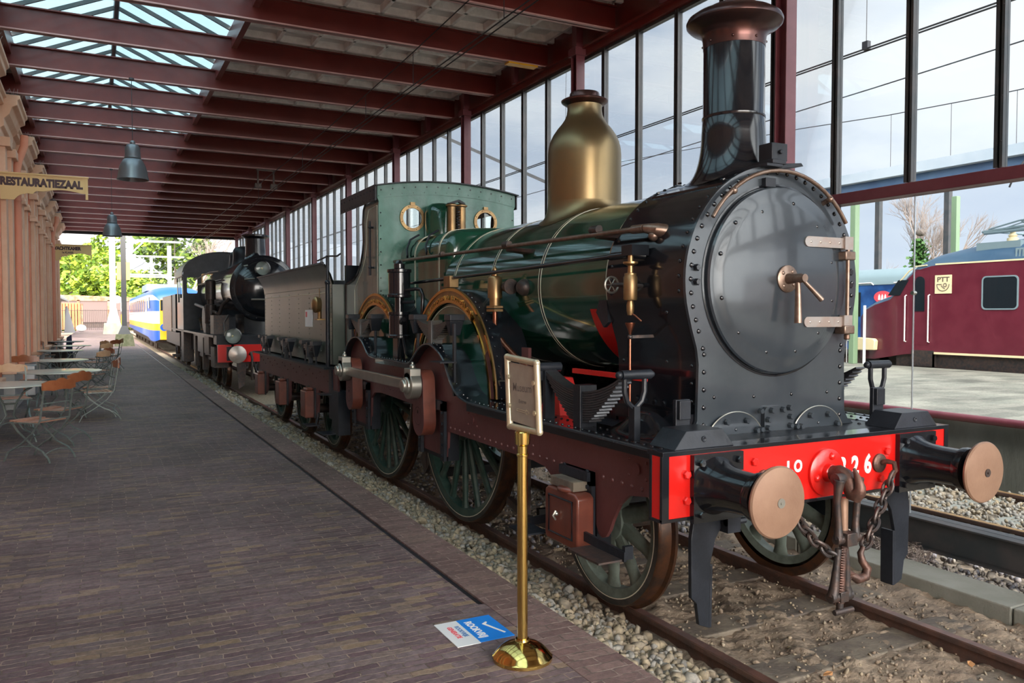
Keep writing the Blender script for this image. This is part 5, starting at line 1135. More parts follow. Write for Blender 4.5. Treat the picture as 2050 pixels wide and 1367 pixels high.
def make_chair(label,backm='wood_back'):
    # local: seat centre at origin, sitter faces +y, backrest at -y
    t=thing('garden_chair',label,'chair',(0,0,0),'folding garden chairs on the platform')
    b=MB()
    for i in range(7):
        y=-.17+.057*i; z=.45-.012*math.sin(pi*i/6)+(.008 if i>4 else 0); b.box(-.20,.20,y-.024,y+.024,z-.008,z+.008)
    b.build('seat','wood_seat',t,bev=.003,smooth=False)
    # scalloped top rail, slightly curved
    n=24; b=MB(); v=[]
    for k in range(n+1):
        u=-1+2*k/n; x=.235*u; yb=-.325+.035*u*u; 
        top=.905+.022*math.cos(u*pi)*.6+.022*abs(math.cos(1.5*pi*u))*(1-.3*abs(u)); lo=.800+.012*abs(math.cos(pi*u))
        v+=[(x,yb-.011,lo),(x,yb+.011,lo),(x,yb+.011,top),(x,yb-.011,top)]
    b.add(v,[(4*k+j,4*k+(j+1)%4,4*k+4+(j+1)%4,4*k+4+j) for k in range(n) for j in range(4)]+[(0,1,2,3),(4*n+3,4*n+2,4*n+1,4*n)])
    b.build('backrest',backm,t,ang=30)
    for s in (-1,1):
        X=.21*s; b=MB(); P=[(X,-.295,.90),(X,-.27,.75),(X,-.225,.47),(X,-.12,.33),(X*.95,.05,.20),(X,.22,.10),(X,.27,0)]
        b.sweep(P,[(-.011,-.005),(.011,-.005),(.011,.005),(-.011,.005)],(1,0,0)); b.build('leg','chair_metal',t,smooth=False)
        X=.185*s; b=MB(); P=[(X,.19,.45),(X,.10,.34),(X*.95,-.08,.19),(X,-.22,.13),(X,-.30,.05),(X,-.32,0)]
        b.sweep(P,[(-.011,-.005),(.011,-.005),(.011,.005),(-.011,.005)],(1,0,0)); b.build('leg','chair_metal',t,smooth=False)
    b=MB()
    for X in (-.21,.21): b.bar((X,-.22,.44),(X,.19,.44),.012,.014)
    b.bar((-.21,.19,.44),(.21,.19,.44),.012,.014); b.bar((-.21,-.255,.66),(.21,-.255,.66),.010,.012); b.bar((-.21,-.225,.47),(.21,-.225,.47),.012,.014)
    for y,z in ((.24,.09),(-.26,.09)): b.tube([(-.2,y,z)]+[(-.2+.4*i/10,y,z+.045*math.sin(pi*i/10)) for i in range(1,10)]+[(.2,y,z)],.006,6)
    b.build('seat_frame','chair_metal',t,smooth=False); return t
T0=make_table(.52,'round pale green topped garden table nearest the camera at the left edge')
T0.location=(-1.02,12.35,PZ)
for (x,y,r,lb) in [(-.52,14.85,.60,'wide round pale garden table, second from the camera'),(-.66,18.4,.52,'round garden table behind the second one, third from the camera'),(-.80,23.2,.52,'round garden table with a thin dark rim, fourth from the camera'),(-.62,26.6,.50,'small garden table near the dark bar table, fifth from the camera')]:
    c=copy_tree(T0); c.location=(x,y,PZ); c['label']=lb; c.rotation_euler=(0,0,x*3)
    s_=r/.52; c.scale=(s_,s_,1)
T1=make_table(.62,'dark topped table farthest along the row, by the dark tub','dark_table'); T1.location=(-.98,30.6,PZ); T1['group']='garden tables on the platform'
tb=thing('planter_tub','dark round tub standing under the far dark table','tub',(-1.05,28.9,PZ)); MB().lathe((-1.05,28.9,PZ),'z',[(.001,0),(.20,0),(.26,.48),(.28,.5),(.28,.54),(.24,.54),(.22,.45),(.001,.45)],28,cap=False).build('tub','iron_dark',tb)
cl=MB(); cl.hexa([(-.95,31.4,PZ),(-.70,31.4,PZ),(-.70,31.7,PZ),(-.95,31.7,PZ)],[(-.9,31.45,PZ+.85),(-.75,31.45,PZ+.95),(-.75,31.6,PZ+.95),(-.9,31.65,PZ+.85)]); tag(cl.build('folded_parasol','navy_cloth',bev=.03),'dark blue folded parasol standing behind the far table','parasol')
C0=make_chair('wooden and grey metal folding chair nearest the camera, back turned to the viewer')
def aim(x,y,tx,ty): return math.atan2(-(tx-x),ty-y)
C0.location=(-.60,10.6,PZ); C0.rotation_euler=(0,0,aim(-.60,10.6,-1.35,11.25))
C1=make_chair('tan backed folding chair at the far side of the nearest table','wood_tan')
chairs=[(-.44,11.75,-1.25,12.25,0,'folding chair just behind the nearest chair, facing the nearest table'),
(-.02,14.15,-.9,14.0,0,'brown backed folding chair at the aisle end of the second table, nearer of two'),
(.02,14.95,-.9,15.1,0,'folding chair half hidden behind the aisle chair of the second table'),
(-1.1,16.9,-.9,18.4,0,'dark backed folding chair by the facade between second and third table'),
(-.12,18.2,-.8,18.6,1,'orange brown backed chair at the aisle side of the third table'),
(-.02,19.3,-.7,19.0,0,'dark backed chair peeping out behind the third table'),
(.0,22.6,-.8,23.2,1,'pale backed chair at the aisle side of the fourth table'),
(-1.32,25.2,-.8,24.4,0,'dark backed chair by the facade beyond the fourth table'),
(-.05,24.4,-.8,24.0,1,'tan backed chair behind the fourth table on the aisle side'),
(.25,25.6,-.6,26.2,0,'chair with bright brown back nearer the aisle beside the fifth table'),
(.38,26.6,-.6,26.8,1,'outermost tan backed chair in the aisle beside the fifth table'),
(-1.35,27.2,-.7,26.7,1,'tan backed chair against the facade by the fifth table')]
C1.location=(-1.08,13.55,PZ); C1.rotation_euler=(0,0,aim(-1.08,13.55,-1.0,12.4)+.15)
for x,y,tx,ty,k,lb in chairs:
    c=copy_tree(C1 if k else C0); c.location=(x,y,PZ); c.rotation_euler=(0,0,aim(x,y,tx,ty)); c['label']=lb
# small white bin behind tables
b=MB(); b.box(-1.5,-1.1,18.9,19.3,PZ,PZ+.62); tag(b.build('storage_box','galv',bev=.02,smooth=False),'pale grey metal box against the plinth behind the tables','box')
# ================================================================ BLACK LOCOMOTIVE BEHIND
BL=thing('steam_locomotive','black steam locomotive with red buffer beam and two round headlamps behind the green tender','locomotive',(TX,27,0))
b=MB(); b.lathe((TX,22.3,2.72),'y',[(.0001,-.30),(.25,-.285),(.5,-.23),(.68,-.14),(.74,-.06),(.76,-.02),(.86,0),(.89,.02),(.89,.10),(.86,.12),(.86,1.9)],56,cap=False); 
for i in range(24): a=i*2*pi/24; b.riv((TX+.82*math.cos(a),22.3,2.72+.82*math.sin(a)),(0,-1,0),.018)
b.box(TX-.5,TX+.5,22.5,24.0,1.3,2.1)
SB=b.build('smokebox','black_paint',BL)
b=MB(); b.tube([(TX-.55,22.06,2.95),(TX-.30,22.0,2.97)],.018,8); b.tube([(TX-.4,21.95,2.42),(TX,21.93,2.42)],.025,8); b.tube([(TX-.55,22.15,3.3),(TX-.45,22.12,3.32)],.02,8); b.tube([(TX+.0+.12*math.cos(q*.5),21.92,2.85+.12*math.sin(q*.5)) for q in range(13)],.014,6,closed=True); b.build('door_fittings','steel',SB)
b=MB(); b.lathe((TX,0,2.72),'y',[(.80,24.1),(.80,29.9)],48); b.build('boiler','black_paint',BL)
b=MB(); saddle(b,(TX-.05,23.3),.27,.36,3.72,.86,2.72); b.lathe((TX-.05,23.3,0),'z',[(.27,3.72),(.26,4.12),(.30,4.14),(.38,4.18),(.38,4.22),(.30,4.24),(.24,4.22),(.24,4.0)],32,cap=False); b.build('chimney','black_paint',BL)
for y,r,zt in ((25.3,.36,4.05),(26.3,.32,3.98)):
    b=MB(); saddle(b,(TX,y),r,r+.1,3.75,.80,2.72); b.lathe((TX,y,0),'z',[(r,3.75),(r,zt-.12),(r*.85,zt-.03),(r*.4,zt+.01),(.0001,zt+.02)],32,cap=False); b.build('dome','black_satin',BL)
b=MB(); b.box(2.70,5.38,22.1,40.3,1.42,1.48); b.box(2.72,5.36,21.62,22.2,1.25,1.48); b.box(3.0,5.1,22.2,33,.8,1.42); b.build('running_plate','black_satin',BL,smooth=False)
b=MB(); b.box(2.74,5.34,21.55,21.65,.80,1.25); b2=b.build('buffer_beam','red_paint',BL,smooth=False)
text_mb('NS',.22,frame((3.95,21.545,1.06),(1,0,0),(0,0,1)),.003,.004).build('number','white_paint',b2,smooth=False)
for xc in (3.15,4.93):
    b=MB(); b.box(xc-.2,xc+.2,21.45,21.55,.85,1.2); b.lathe((xc,21.45,1.02),'y',[(.15,0),(.12,-.2),(.12,-.32)],24); BF=b.build('buffer','black_satin',BL); MB().lathe((xc,21.1,1.02),'y',[(.1,.02),(.215,0),(.22,-.03),(.1,-.06),(.0001,-.065)],36,cap=False).build('buffer_head','hinge_steel' if xc<4 else 'steel',BF)
for x,y,z,r in ((3.10,21.48,1.47,.20),(3.93,21.95,3.24,.19)):
    b=MB(); b.lathe((x,y,z),'y',[(.0001,.22),(r*.8,.2),(r,.08),(r,-.03),(r+.015,-.035),(r+.015,-.05),(r-.01,-.055)],32,cap=False); b.bar((x,y+.1,z-r),(x,y+.1,z-r-.08),.06,.06); HL=b.build('headlamp','black_paint',BL)
    MB().lathe((x,y,z),'y',[(.0001,.13),(r*.5,.10),(r*.85,.02),(r*.95,-.03)],28,cap=False).build('reflector','mast_white',HL); MB().lathe((x,y-.045,z),'y',[(.0001,-.02),(r*.6,-.015),(r*.98,0)],28,cap=False).build('lens','lens_glass',HL); MB().ball((x,y+.05,z),.03,10,8).build('bulb','cream',HL)
b=MB(); 
cs=[(2.70,1.46),(2.70,3.36)]+arc(TX,3.05,1.37,pi-.23,.23,20,ry=.92)+[(5.38,1.46)]
cs=[(2.70,1.46)]+[(TX-1.34*math.cos(pi*i/24),3.36+.83*math.sin(pi*i/24)**.9) for i in range(25)]+[(5.38,1.46)]
cs[1]=(2.70,3.36); cs[-2]=(5.38,3.36)
def rr_(x0,x1,z0,z1,r=.05): return arc(x0+r,z0+r,r,pi,1.5*pi,4)+arc(x1-r,z0+r,r,1.5*pi,2*pi,4)+arc(x1-r,z1-r,r,0,pi/2,4)+arc(x0+r,z1-r,r,pi/2,pi,4)
pl=curve_plate(cs,[rr_(2.83,3.17,2.75,3.30),rr_(3.32,3.80,2.98,3.42),rr_(4.9,5.25,2.75,3.30)],'xz',30.0,30.04); pl.build('cab_front','black_satin',BL,smooth=False)
b=MB(); b.ringprism(rr_(3.30,3.82,2.96,3.44),rr_(3.34,3.78,3.0,3.40),'xz',29.96,30.0); b.build('window_frame','brass_dull',BL)
b=MB()
for X in (2.70,5.36): b.box(X,X+.02,30.04,30.45,1.46,3.36); b.box(X,X+.02,30.45,31.15,1.46,2.6); b.box(X,X+.02,31.15,31.3,1.46,3.36); b.box(X,X+.02,31.3,31.9,1.46,2.45); b.box(X,X+.02,31.9,32.3,1.46,3.36); b.box(X,X+.02,30.04,32.3,3.2,3.4)
b.build('cab_side','tender_reflect_grey',BL,smooth=False)
b=MB(); n=25; cr_=[(TX-1.38*math.cos(pi*i/24),3.36+.86*math.sin(pi*i/24)**.9) for i in range(25)]
b.ringprism(cr_,[(TX+(x-TX)*.985,z-.03) for x,z in cr_],'xz',29.9,32.7,closed=False); b.build('cab_roof','green_cab' if 0 else 'black_satin',BL)
b=MB(); b.tube([(3.2,24,3.0),(3.2,29.9,3.05)],.03,8); b.tube([(3.12,24.2,3.25),(3.1,26,3.3),(3.05,29.9,3.2)],.02,8); b.tube([(2.95,28.5,2.35),(3.1,24.3,2.05)],.05,8); b.lathe((3.02,25.2,0),'z',[(.16,1.75),(.16,2.3),(.1,2.32),(.1,2.45),(.15,2.46),(.15,3.0),(.08,3.05)],20); b.box(2.85,3.2,25.0,25.5,1.48,1.75); b.lathe((3.0,26.6,1.9),'x',[(.38,-.03),(.38,.2)],24); b.box(2.85,3.25,23.2,23.9,1.48,2.0); b.tube([(3.0,23.3,2.0),(3.1,23.2,2.3),(3.3,23.0,2.5)],.05,8); b.tube([(3.05,22.6,1.5),(3.05,22.7,1.8),(3.2,22.9,2.0)],.025,8)
for i in range(5): b.ball((2.95+.03*i,24.6+.3*i,1.7+.1*(i%2)),.07,8,6)
b.build('pipes_and_pump','iron_dark',BL)
for yc,r in ((23.6,.5),(25.6,.95),(27.8,.95),(30.0,.95)):
    for s in (0,1): wheel(BL,yc,r,3.17,12,'tyre','locomotive_wheel',s,inner_r=r-.07,hub=.15)
b=MB(); b.bar((3.08,25.6,.7),(3.08,30,.7),.05,.1); b.bar((3.02,23.4,.95),(3.02,27.8,.75),.05,.09); b.box(2.78,3.15,22.6,23.3,.6,1.15); b.box(2.75,3.1,30.6,31.5,.35,1.4); b.box(2.8,3.0,23.9,25.0,.9,1.4)
for y in (26.7,28.9,31.3): b.box(2.95,3.1,y-.12,y+.12,.3,1.3)
b.build('side_rods','iron_dark',BL,smooth=False)
b=MB(); b.tube([(3.52,21.5,1.0),(3.52,21.35,1.05),(3.54,21.3,.9),(3.53,21.32,.5),(3.55,21.35,.35)],.035,8); b.prism([(3.2,.8),(3.45,.8),(3.40,.2),(3.25,.1)],'xz',21.6,21.64); b.build('brake_hose','iron_dark',BL)
TB=thing('tender','dark coal tender of the black locomotive with its side reflection as a bronze sheet','tender',(TX,36,0))
b=MB(); b.box(2.72,5.36,33.3,39.6,1.32,2.80); b.build('tank','black_satin',TB,smooth=False,bev=.03)
b=MB(); b.box(2.69,2.72,34.9,39.5,1.34,2.78); b.build('side_reflection','steel_bronze',TB,smooth=False)  # bronze sheet laid on the tank side as its light reflection
b=MB(); b.box(2.85,5.2,33.2,39.7,.8,1.32); b.box(2.6,2.9,33.0,33.5,.4,.5); b.build('tender_frame','iron_dark',TB,smooth=False)
for yc in (34.3,36.4,38.5):
    for s in (0,1): wheel(TB,yc,.6,3.17,8,'tyre','tender_wheel',s,hub=.12)
# ================================================================ TRAIN LOFT HELPER
def loft_train(name,parent,stations,zfloor,mats,bands,nz=22,side_round=.08):
    # stations: (y, half width, top z, bottom z, shoulder z) ; cx global ; bands: [(zmax, matindex)]
    pass
def body(cx,stations,bands,nr=12):
    b=MB(); rings=[]; zb=[z for z,_ in bands][:-1]
    for y,hw,z0,zs_,zt in stations:
        L=[z0]+[max(z0,min(zs_,z)) for z in zb if 1]+[zs_]
        L=sorted(L); pts=[(cx-hw,y,z) for z in L]
        pts+=[(cx-hw*math.cos(pi*i/nr),y,zs_+(zt-zs_)*math.sin(pi*i/nr)**.75) for i in range(1,nr)]
        pts+=[(cx+hw,y,z) for z in reversed(L)]; rings.append(pts)
    n=len(rings[0]); o=0
    b.v=[p for r in rings for p in r]
    nl=len(L)
    for j in range(len(rings)-1):
        for i in range(n-1):
            b.f.append((j*n+i,j*n+i+1,(j+1)*n+i+1,(j+1)*n+i))
            za=(rings[j][i][2]+rings[j][i+1][2]+rings[j+1][i][2]+rings[j+1][i+1][2])/4
            mi=bands[-1][1]
            if i<nl-1 or i>=n-nl:
                k=i if i<nl-1 else n-2-i
                mi=bands[min(k,len(bands)-1)][1]
            b.m.append(mi)
    b.f.append(tuple(range(n))); b.m.append(bands[0][1] if len(bands)<3 else bands[1][1]); b.f.append(tuple((len(rings)-1)*n+i for i in range(n))); b.m.append(0)
    return b
# ================================================================ BLUE YELLOW TRAIN
BT=thing('passenger_train','blue, white and yellow electric passenger train behind the black tender','train',(TX,55,0))
bands=[(1.12,0),(1.5,1),(2.18,2),(2.80,3),(3.2,4)]
st=[(47.9,.95,.62,2.75,2.9),(48.1,1.12,.55,2.95,3.15),(48.6,1.25,.52,3.08,3.4),(49.6,1.33,.55,3.1,3.55),(51.2,1.36,.7,3.12,3.6),(80,1.36,.85,3.12,3.6)]
b=body(4.06,st,bands+[(9,3)]); b.build('body',['bright_blue','train_yellow','train_white','bright_blue','train_white'],BT,ang=50)
# recolour the roof strip
b=MB(); b.lathe((0,0,0),'z',[(.1,0),(.1,.1)],3) if 0 else None
b=MB(); b.prism([(49.8,2.35),(50.7,2.35),(50.9,2.98),(49.9,2.98)],'yz',2.69,2.75)
for k in range(10): MB().box(2.685,2.70,52+k*2.7,53.9+k*2.7,2.15,2.95).build('train_window','dark_window',BT,smooth=False)
b.build('cab_window','dark_window',BT,smooth=False); b=MB()
b.box(3.15,4.97,47.86,47.92,2.22,2.80); b.build('windscreen','dark_window',BT,smooth=False)
b=MB(); b.box(2.68,2.70,51.2,80,2.0,2.12); b.box(2.68,2.70,51.2,80,3.02,3.10); b.build('side_stripes','train_white',BT,smooth=False)
b=MB(); b.box(3.0,5.1,50,80,.35,.9); 
for k in range(7):
    for d in (0,1.2): b.lathe((3.1,51+k*4.2+d,.46),'x',[(.45,0),(.45,.1)],20)
b.build('underframe','iron_dark',BT,smooth=False)
b=MB(); b.lathe((3.3,47.95,1.3),'y',[(.1,0),(.1,-.3),(.2,-.32),(.2,-.36)],20); b.build('buffer','bright_blue',BT)
b=MB(); b.box(3.0,5.1,58,64,3.55,4.0); b.build('roof_equipment','train_grey',BT,smooth=False)
# ================================================================ MAROON MAIL TRAIN (beyond the glass)
PT=thing('mail_train','dark red mail train with blue roof and square PTT plaque outside the glass','train',(19.35,10,.76))
cx=19.35; H=1.45
st=[(15.05,.75,.88,1.78,1.86),(14.95,1.02,.86,1.95,2.06),(14.65,1.25,.86,2.12,2.28),(14.25,1.36,.87,2.27,2.46),(13.75,1.42,.95,2.40,2.62),(13.5,1.44,1.0,2.62,2.86),(13.25,H,1.04,2.90,3.12),(13.0,H,1.05,3.10,3.36),(12.6,H,1.06,3.19,3.56),(11.9,H,1.06,3.21,3.70),(11.0,H,1.06,3.21,3.78),(-16,H,1.06,3.21,3.80)]
b=body(cx,st,[(1.2,0),(2.2,0),(3.21,0),(9,1)]); b.build('body',['train_maroon','train_blueroof'],PT,ang=50)
X=cx-H
b=MB(); b.box(X-.012,X,-16,12.5,3.205,3.24); b.tube([(X-.002,12.72,3.215),(X-.0,13.0,3.2),(X+.005,13.2,3.10),(X+.01,13.45,2.86)],.018,6); b.box(X-.012,X,-16,12.7,1.07,1.12)
b.build('cream_lines','cream',PT)
def rrp(y0,y1,z0,z1,r): return arc(y0+r,z0+r,r,pi,1.5*pi,5)+arc(y1-r,z0+r,r,1.5*pi,2*pi,5)+arc(y1-r,z1-r,r,0,pi/2,5)+arc(y0+r,z1-r,r,pi/2,pi,5)
for k in range(5):
    y=10.95-k*3.2; b=MB(); b.ringprism(rrp(y-.42,y+.40,2.13,2.89,.1),rrp(y-.39,y+.37,2.16,2.86,.08),'yz',X-.02,X+.01); w=b.build('window_frame','train_grey',PT); MB().prism(rrp(y-.395,y+.375,2.155,2.865,.08),'yz',X-.012,X-.004).build('pane','dark_window',w,smooth=False)
b=MB(); b.ringprism(rrp(12.62,13.10,1.28,3.12,.03),rrp(12.635,13.085,1.295,3.105,.02),'yz',X-.006,X+.01); D=b.build('cab_door','train_maroon',PT,smooth=False)
po=[(12.77,2.10),(13.03,2.10)]+arc(12.90,2.82,.13,0,pi,10); MB().prism(po,'yz',X-.012,X-.002).build('door_window','dark_window',D,smooth=False)
for y in (13.27,12.64):
    b=MB(); b.tube([(X,y,1.35),(X-.05,y,1.36),(X-.05,y,2.48),(X,y,2.50)],.016,8); b.build('grab_rail','white_paint',D)
b=MB(); b.hexa([(X+.05,13.55,2.44),(X+.75,14.05,2.44),(X+.75,14.02,2.46),(X+.05,13.5,2.46)],[(X+.03,13.28,2.86),(X+.72,13.55,2.86),(X+.72,13.5,2.88),(X+.03,13.2,2.88)]); b.box(X+.7,cx+.7,13.5,13.9,2.5,2.85); b.prism([(13.20,2.88),(13.45,2.50),(13.80,2.50),(13.50,2.88)],'yz',X-.005,X+.02); b.build('windscreen','dark_window',PT,smooth=False)
PQ=MB().box(X-.015,X,12.08,12.50,2.52,2.96).build('logo_plaque','cream',PT,smooth=False)
text_mb('PTT',.16,frame((X-.016,12.29,2.85),(0,-1,0),(0,0,1)),.002,.004,sx=1.15).build('logo_letters','plaque_ink',PQ,smooth=False)
b=MB(); x_=X-.018; cc=(12.29,2.70)
pts=[(x_,12.45,2.745)]+[(x_,cc[0]-.155*math.cos(a),cc[1]+.0+.145*math.sin(a)) for a in [pi+.0+i*pi/12 for i in range(12,-1,-1)]]
b.tube([(x_,12.29+.155*math.cos(a),2.74+.16*math.sin(a)) for a in [-i*pi/12 for i in range(13)]],.009,6); b.tube([(x_,12.445,2.74),(x_,12.33,2.74),(x_,12.33,2.70),(x_,12.24,2.63)],.009,6); b.tube([(x_,12.24+.04*math.cos(i*.5),2.72+.04*math.sin(i*.5)) for i in range(13)],.009,6); b.build('horn_emblem','plaque_ink',PQ)
b=MB(); b.box(X+.1,cx+1.3,-16,13.6,.30,1.06); b.box(X-.02,X+.1,12.5,13.1,.76,1.15); b.box(X-.02,X+.02,12.50,12.53,.76,1.1)
for y in (14.3,13.9,12,11.2): b.lathe((X+.3,y,.62),'x',[(.42,0),(.42,.1)],24)
b.build('underframe','iron_dark',PT,smooth=False)
b=MB(); b.prism([(14.14,1.10),(14.66,1.08),(14.72,1.12),(14.72,1.36),(14.64,1.42),(14.18,1.40),(14.12,1.34)],'yz',X-.06,X+.08); b.build('marker_lamp_housing','cream',PT,bev=.02)
b=MB(); b.lathe((X+.10,14.9,1.0),'y',[(.1,0),(.09,.3),(.2,.36),(.2,.42)],20); b.build('buffer','rubber',PT)
b=MB(); b.box(X+.15,X+.5,10.6,11.6,3.45,3.66); 
for k in range(9): b.box(X+.02,X+.25,10.0+k*.075,10.03+k*.075,3.27,3.48)
b.build('roof_vent','train_grey',PT,smooth=False)
b=MB(); 
for x in (18.5,20.1):
    b.tube([(x,11.75,3.95),(x,10.2,4.05),(x,8.5,4.0)],.03,8); b.tube([(x,11.7,3.92),(x,9.5,3.95)],.04,8)
    b.tube([(x,11.6,4.0),(x,10.9,4.14),(x,10.0,4.2),(x,8.8,4.1)],.02,6); b.tube([(x,11.4,3.95),(x,10.6,4.15)],.015,6)
for y in (11.7,11.0,10.4,9.6): b.tube([(18.5,y,3.97),(20.1,y,3.97)],.025,8)
b.tube([(18.6,10.9,4.14),(20.0,10.9,4.14)],.03,8); b.tube([(18.4,10.2,4.2),(20.2,10.2,4.2)],.03,8); b.tube([(18.6,10.9,4.1),(20.0,9.4,4.1)],.018,6)
PG=b.build('pantograph','train_grey',PT)
for y in (11.1,9.5):
    for x in (18.6,20.1): MB().lathe((x,y,0),'z',[(.12,3.70),(.12,3.76),(.07,3.79),(.10,3.82),(.06,3.86),(.05,3.94)],16).build('insulator','cream',PG)
# ================================================================ BLUE TRAIN FARTHER OFF
B2=thing('passenger_train','dark blue passenger train with red oval crest standing behind the mail train','train',(25.8,26,.0))
b=MB(); b.box(24.2,27.2,14,60,.75,3.05); b.build('body','train_blue',B2,smooth=False)
b=MB(); rc=[(24.18,3.05)]+[(25.7-1.52*math.cos(pi*i/12),3.05+.62*math.sin(pi*i/12)**.7) for i in range(13)]+[(27.22,3.05)]; b.prism(rc,'xz',14,60); b.build('roof','train_grey',B2)
b=MB(); b.tube([(24.17,21.5,3.10),(24.17,19.3,3.12),(24.15,19.2,3.05)],.02,6); b.tube([(24.17,18.4,3.10),(24.17,16.3,3.12)],.02,6); b.box(24.17,24.2,14,60,1.1,1.15); b.build('white_trim','white_paint',B2)
for k in range(8): MB().box(24.17,24.2,19.75+k*2.3,20.9+k*2.3,1.95,2.80).build('side_window','dark_window',B2,smooth=False)
b=MB(); v=[(18.85+.34*math.cos(a*pi/12),2.62+.21*math.sin(a*pi/12)) for a in range(24)]; b.prism(v,'yz',24.17,24.2); cr=b.build('crest','text_red',B2,smooth=False)
b=MB(); 
for dy in (-.12,0,.12): b.prism([(18.85+dy-.045,2.52),(18.85+dy+.045,2.52),(18.85+dy+.03,2.66),(18.85+dy,2.72),(18.85+dy-.03,2.66)],'yz',24.16,24.17)
b.build('crest_mark','white_paint',cr,smooth=False)
b=MB(); b.box(24.5,27,14,60,.2,.75); b.build('underframe','iron_dark',B2,smooth=False)
# ================================================================ FAR CANOPY AND POSTS
CN=thing('platform_canopy','long pale grey flat canopy roof over the far platform beyond the glass wall','canopy',(18.6,10,5))
b=MB(); b.box(17.25,18.1,-14,34,5.38,5.62); b.build('fascia','canopy_grey',CN,smooth=False)
b=MB(); b.box(17.45,17.52,-14,34,5.0,5.38); b.build('gutter_panel','canopy_blue',CN,smooth=False)
for i,(px_,y,z0) in enumerate(((17.32,14.35,.76),(21.3,14.3,-.26),(17.32,22.5,.76),(17.32,6.5,.76),(17.32,30,.76))):
    b=MB(); b.box(px_-.08,px_+.08,y-.08,y+.08,z0,5.3 if i==1 else 5.0); o=b.build('canopy_post','green_post',smooth=False,bev=.01)
    tag(o,['pale green square post left of the mail train nose','pale green square post rising behind the mail train roof','pale green canopy post farthest left, seen past the locomotive','pale green canopy post beside the right edge','pale green canopy post far down the far platform'][i],'post','pale green posts of the far canopy')
for i,y in enumerate((22.06,19.1)):
    b=MB(); b.box(27.9,28.1,y-.1,y+.1,-.26,7.4); tag(b.build('dark_post','mullion',smooth=False),['dark slim post between the pale green posts, left of the bare tree','dark slim post beside the right pale green post'][i],'post')
FE=thing('metal_fence','white metal bar fence beyond the far platform, in front of the blue train','fence',(17.4,16,.3))
b=MB()
for k in range(30): b.tube([(17.5,14.7+k*.22,.3),(17.5,14.7+k*.22,1.85)],.012,5)
b.build('bars','white_paint',FE); b=MB()
for z in (1.35,1.80): b.tube([(17.5,14.6,z),(17.5,21.3,z)],.018,6)
b.build('fence_rails','white_paint',FE); b=MB(); b.tube([(17.4,14.08,.76),(17.4,14.08,2.25)],.035,10); b.build('post','white_paint',FE)
# ================================================================ WIRES
def wire(name,pts,r,label,drop=None):
    b=MB(); b.tube(pts,r,5); 
    if drop:
        for p,q in drop: b.tube([p,q],r*.7,4)
    return tag(b.build(name,'wire'),label,'overhead wire')
wire('contact_wire',[(TX-.02,-6,5.33),(TX-.02,14,5.24),(TX-.02,31,5.12),(TX-.02,80,5.1)],.008,'contact wire running under the canopy above the locomotives, left of the pair')
wire('contact_wire',[(TX+.06,-6,5.33),(TX+.06,14,5.24),(TX+.06,31,5.12),(TX+.06,80,5.1)],.008,'contact wire running under the canopy above the locomotives, right of the pair')
wire('messenger_wire',[(TX,5.5,5.9),(TX,9,5.80),(TX,10.85,5.73),(TX,13.1,5.67),(TX,15.5,5.62),(TX,18,5.6),(TX,40,5.6),(TX,80,5.7)],.008,'thin messenger wire with droppers under the canopy above the contact wires',[((TX,10.85,5.73),(TX,10.85,5.26)),((TX,13.1,5.67),(TX,13.1,5.25)),((TX,17.7,5.6),(TX,17.7,5.2)),((TX,23,5.6),(TX,23,5.15)),((TX,8.0,5.85),(TX,8.0,5.28))])
for x in (8.42,8.50): wire('contact_wire',[(x,-10,5.32),(x,5.3,5.29),(x,17,5.22),(x,60,5.2)],.011,'black contact wire of the second track outside the glass, %s of the pair'%('nearer' if x<8.45 else 'farther'))
for i,(y) in enumerate((6.88,10.5,14)): 
    b=MB(); b.tube([(8.46,y,5.30),(8.46,y,6.4),(8.44,y-.1,9.0)],.006,4); b.box(8.43,8.49,y-.04,y+.04,5.28,5.38); tag(b.build('dropper_wire','wire'),['thin dropper wire holding the outside contact wires right of the chimney','thin dropper wire of the outside contact wires left of the chimney','thin dropper wire of the outside contact wires near the dome'][i],'overhead wire')
wire('messenger_wire',[(20,30,8.6),(20,18.6,7.91),(20,15.5,7.65),(20,12.7,7.50),(20,11.7,7.47),(20,6,7.5)],.014,'sagging wire with droppers above the far canopy',[((20,y,z),(20,y,5.6)) for y,z in ((17.5,7.81),(15.4,7.65),(13.6,7.55),(11.9,7.48))])
wire('messenger_wire',[(12.5,-12,6.6),(12.5,10,6.1),(12.5,22,5.9),(12.5,60,5.9)],.012,'thin dark wire crossing the sky left of the brass dome')
b=MB(); b.tube([(17.2,9.9,5.4),(17.0,10.1,5.0),(17.1,10.3,4.7)],.02,5); tag(b.build('loose_cable','wire'),'loose cable dangling from the far canopy edge','cable')
# bracket masts outside (left of dome)
MS=thing('catenary_mast','dark lattice catenary mast with brackets seen through the glass left of the brass dome','mast',(9.6,18.3,0))
b=MB(); b.box(11.0,11.2,17.2,17.4,-.2,7.4); b.bar((10.6,17.3,6.25),(12.0,17.3,6.25),.08,.10); b.bar((11.1,17.3,4.9),(8.4,20.5,6.9),.06,.08); b.box(10.9,11.3,17.1,17.5,4.82,4.95); b.build('mast_frame','mast_grey',MS,smooth=False)
M2=thing('catenary_mast','slim metal cross arm with insulators left of the chimney outside the glass','mast',(8.46,8.9,0))
b=MB(); b.tube([(8.9,9.6,5.05),(8.46,8.9,5.0)],.03,8); b.tube([(8.9,9.6,4.75),(8.46,8.9,4.72)],.025,8); b.box(8.3,8.6,8.8,9.0,4.68,4.74); b.box(8.85,8.98,9.55,9.68,-.2,5.3); b.build('cross_arm','mast_grey',M2)
SB_=MB(); SB_.box(3.7,4.4,24.3,24.5,5.1,5.45) if 0 else None
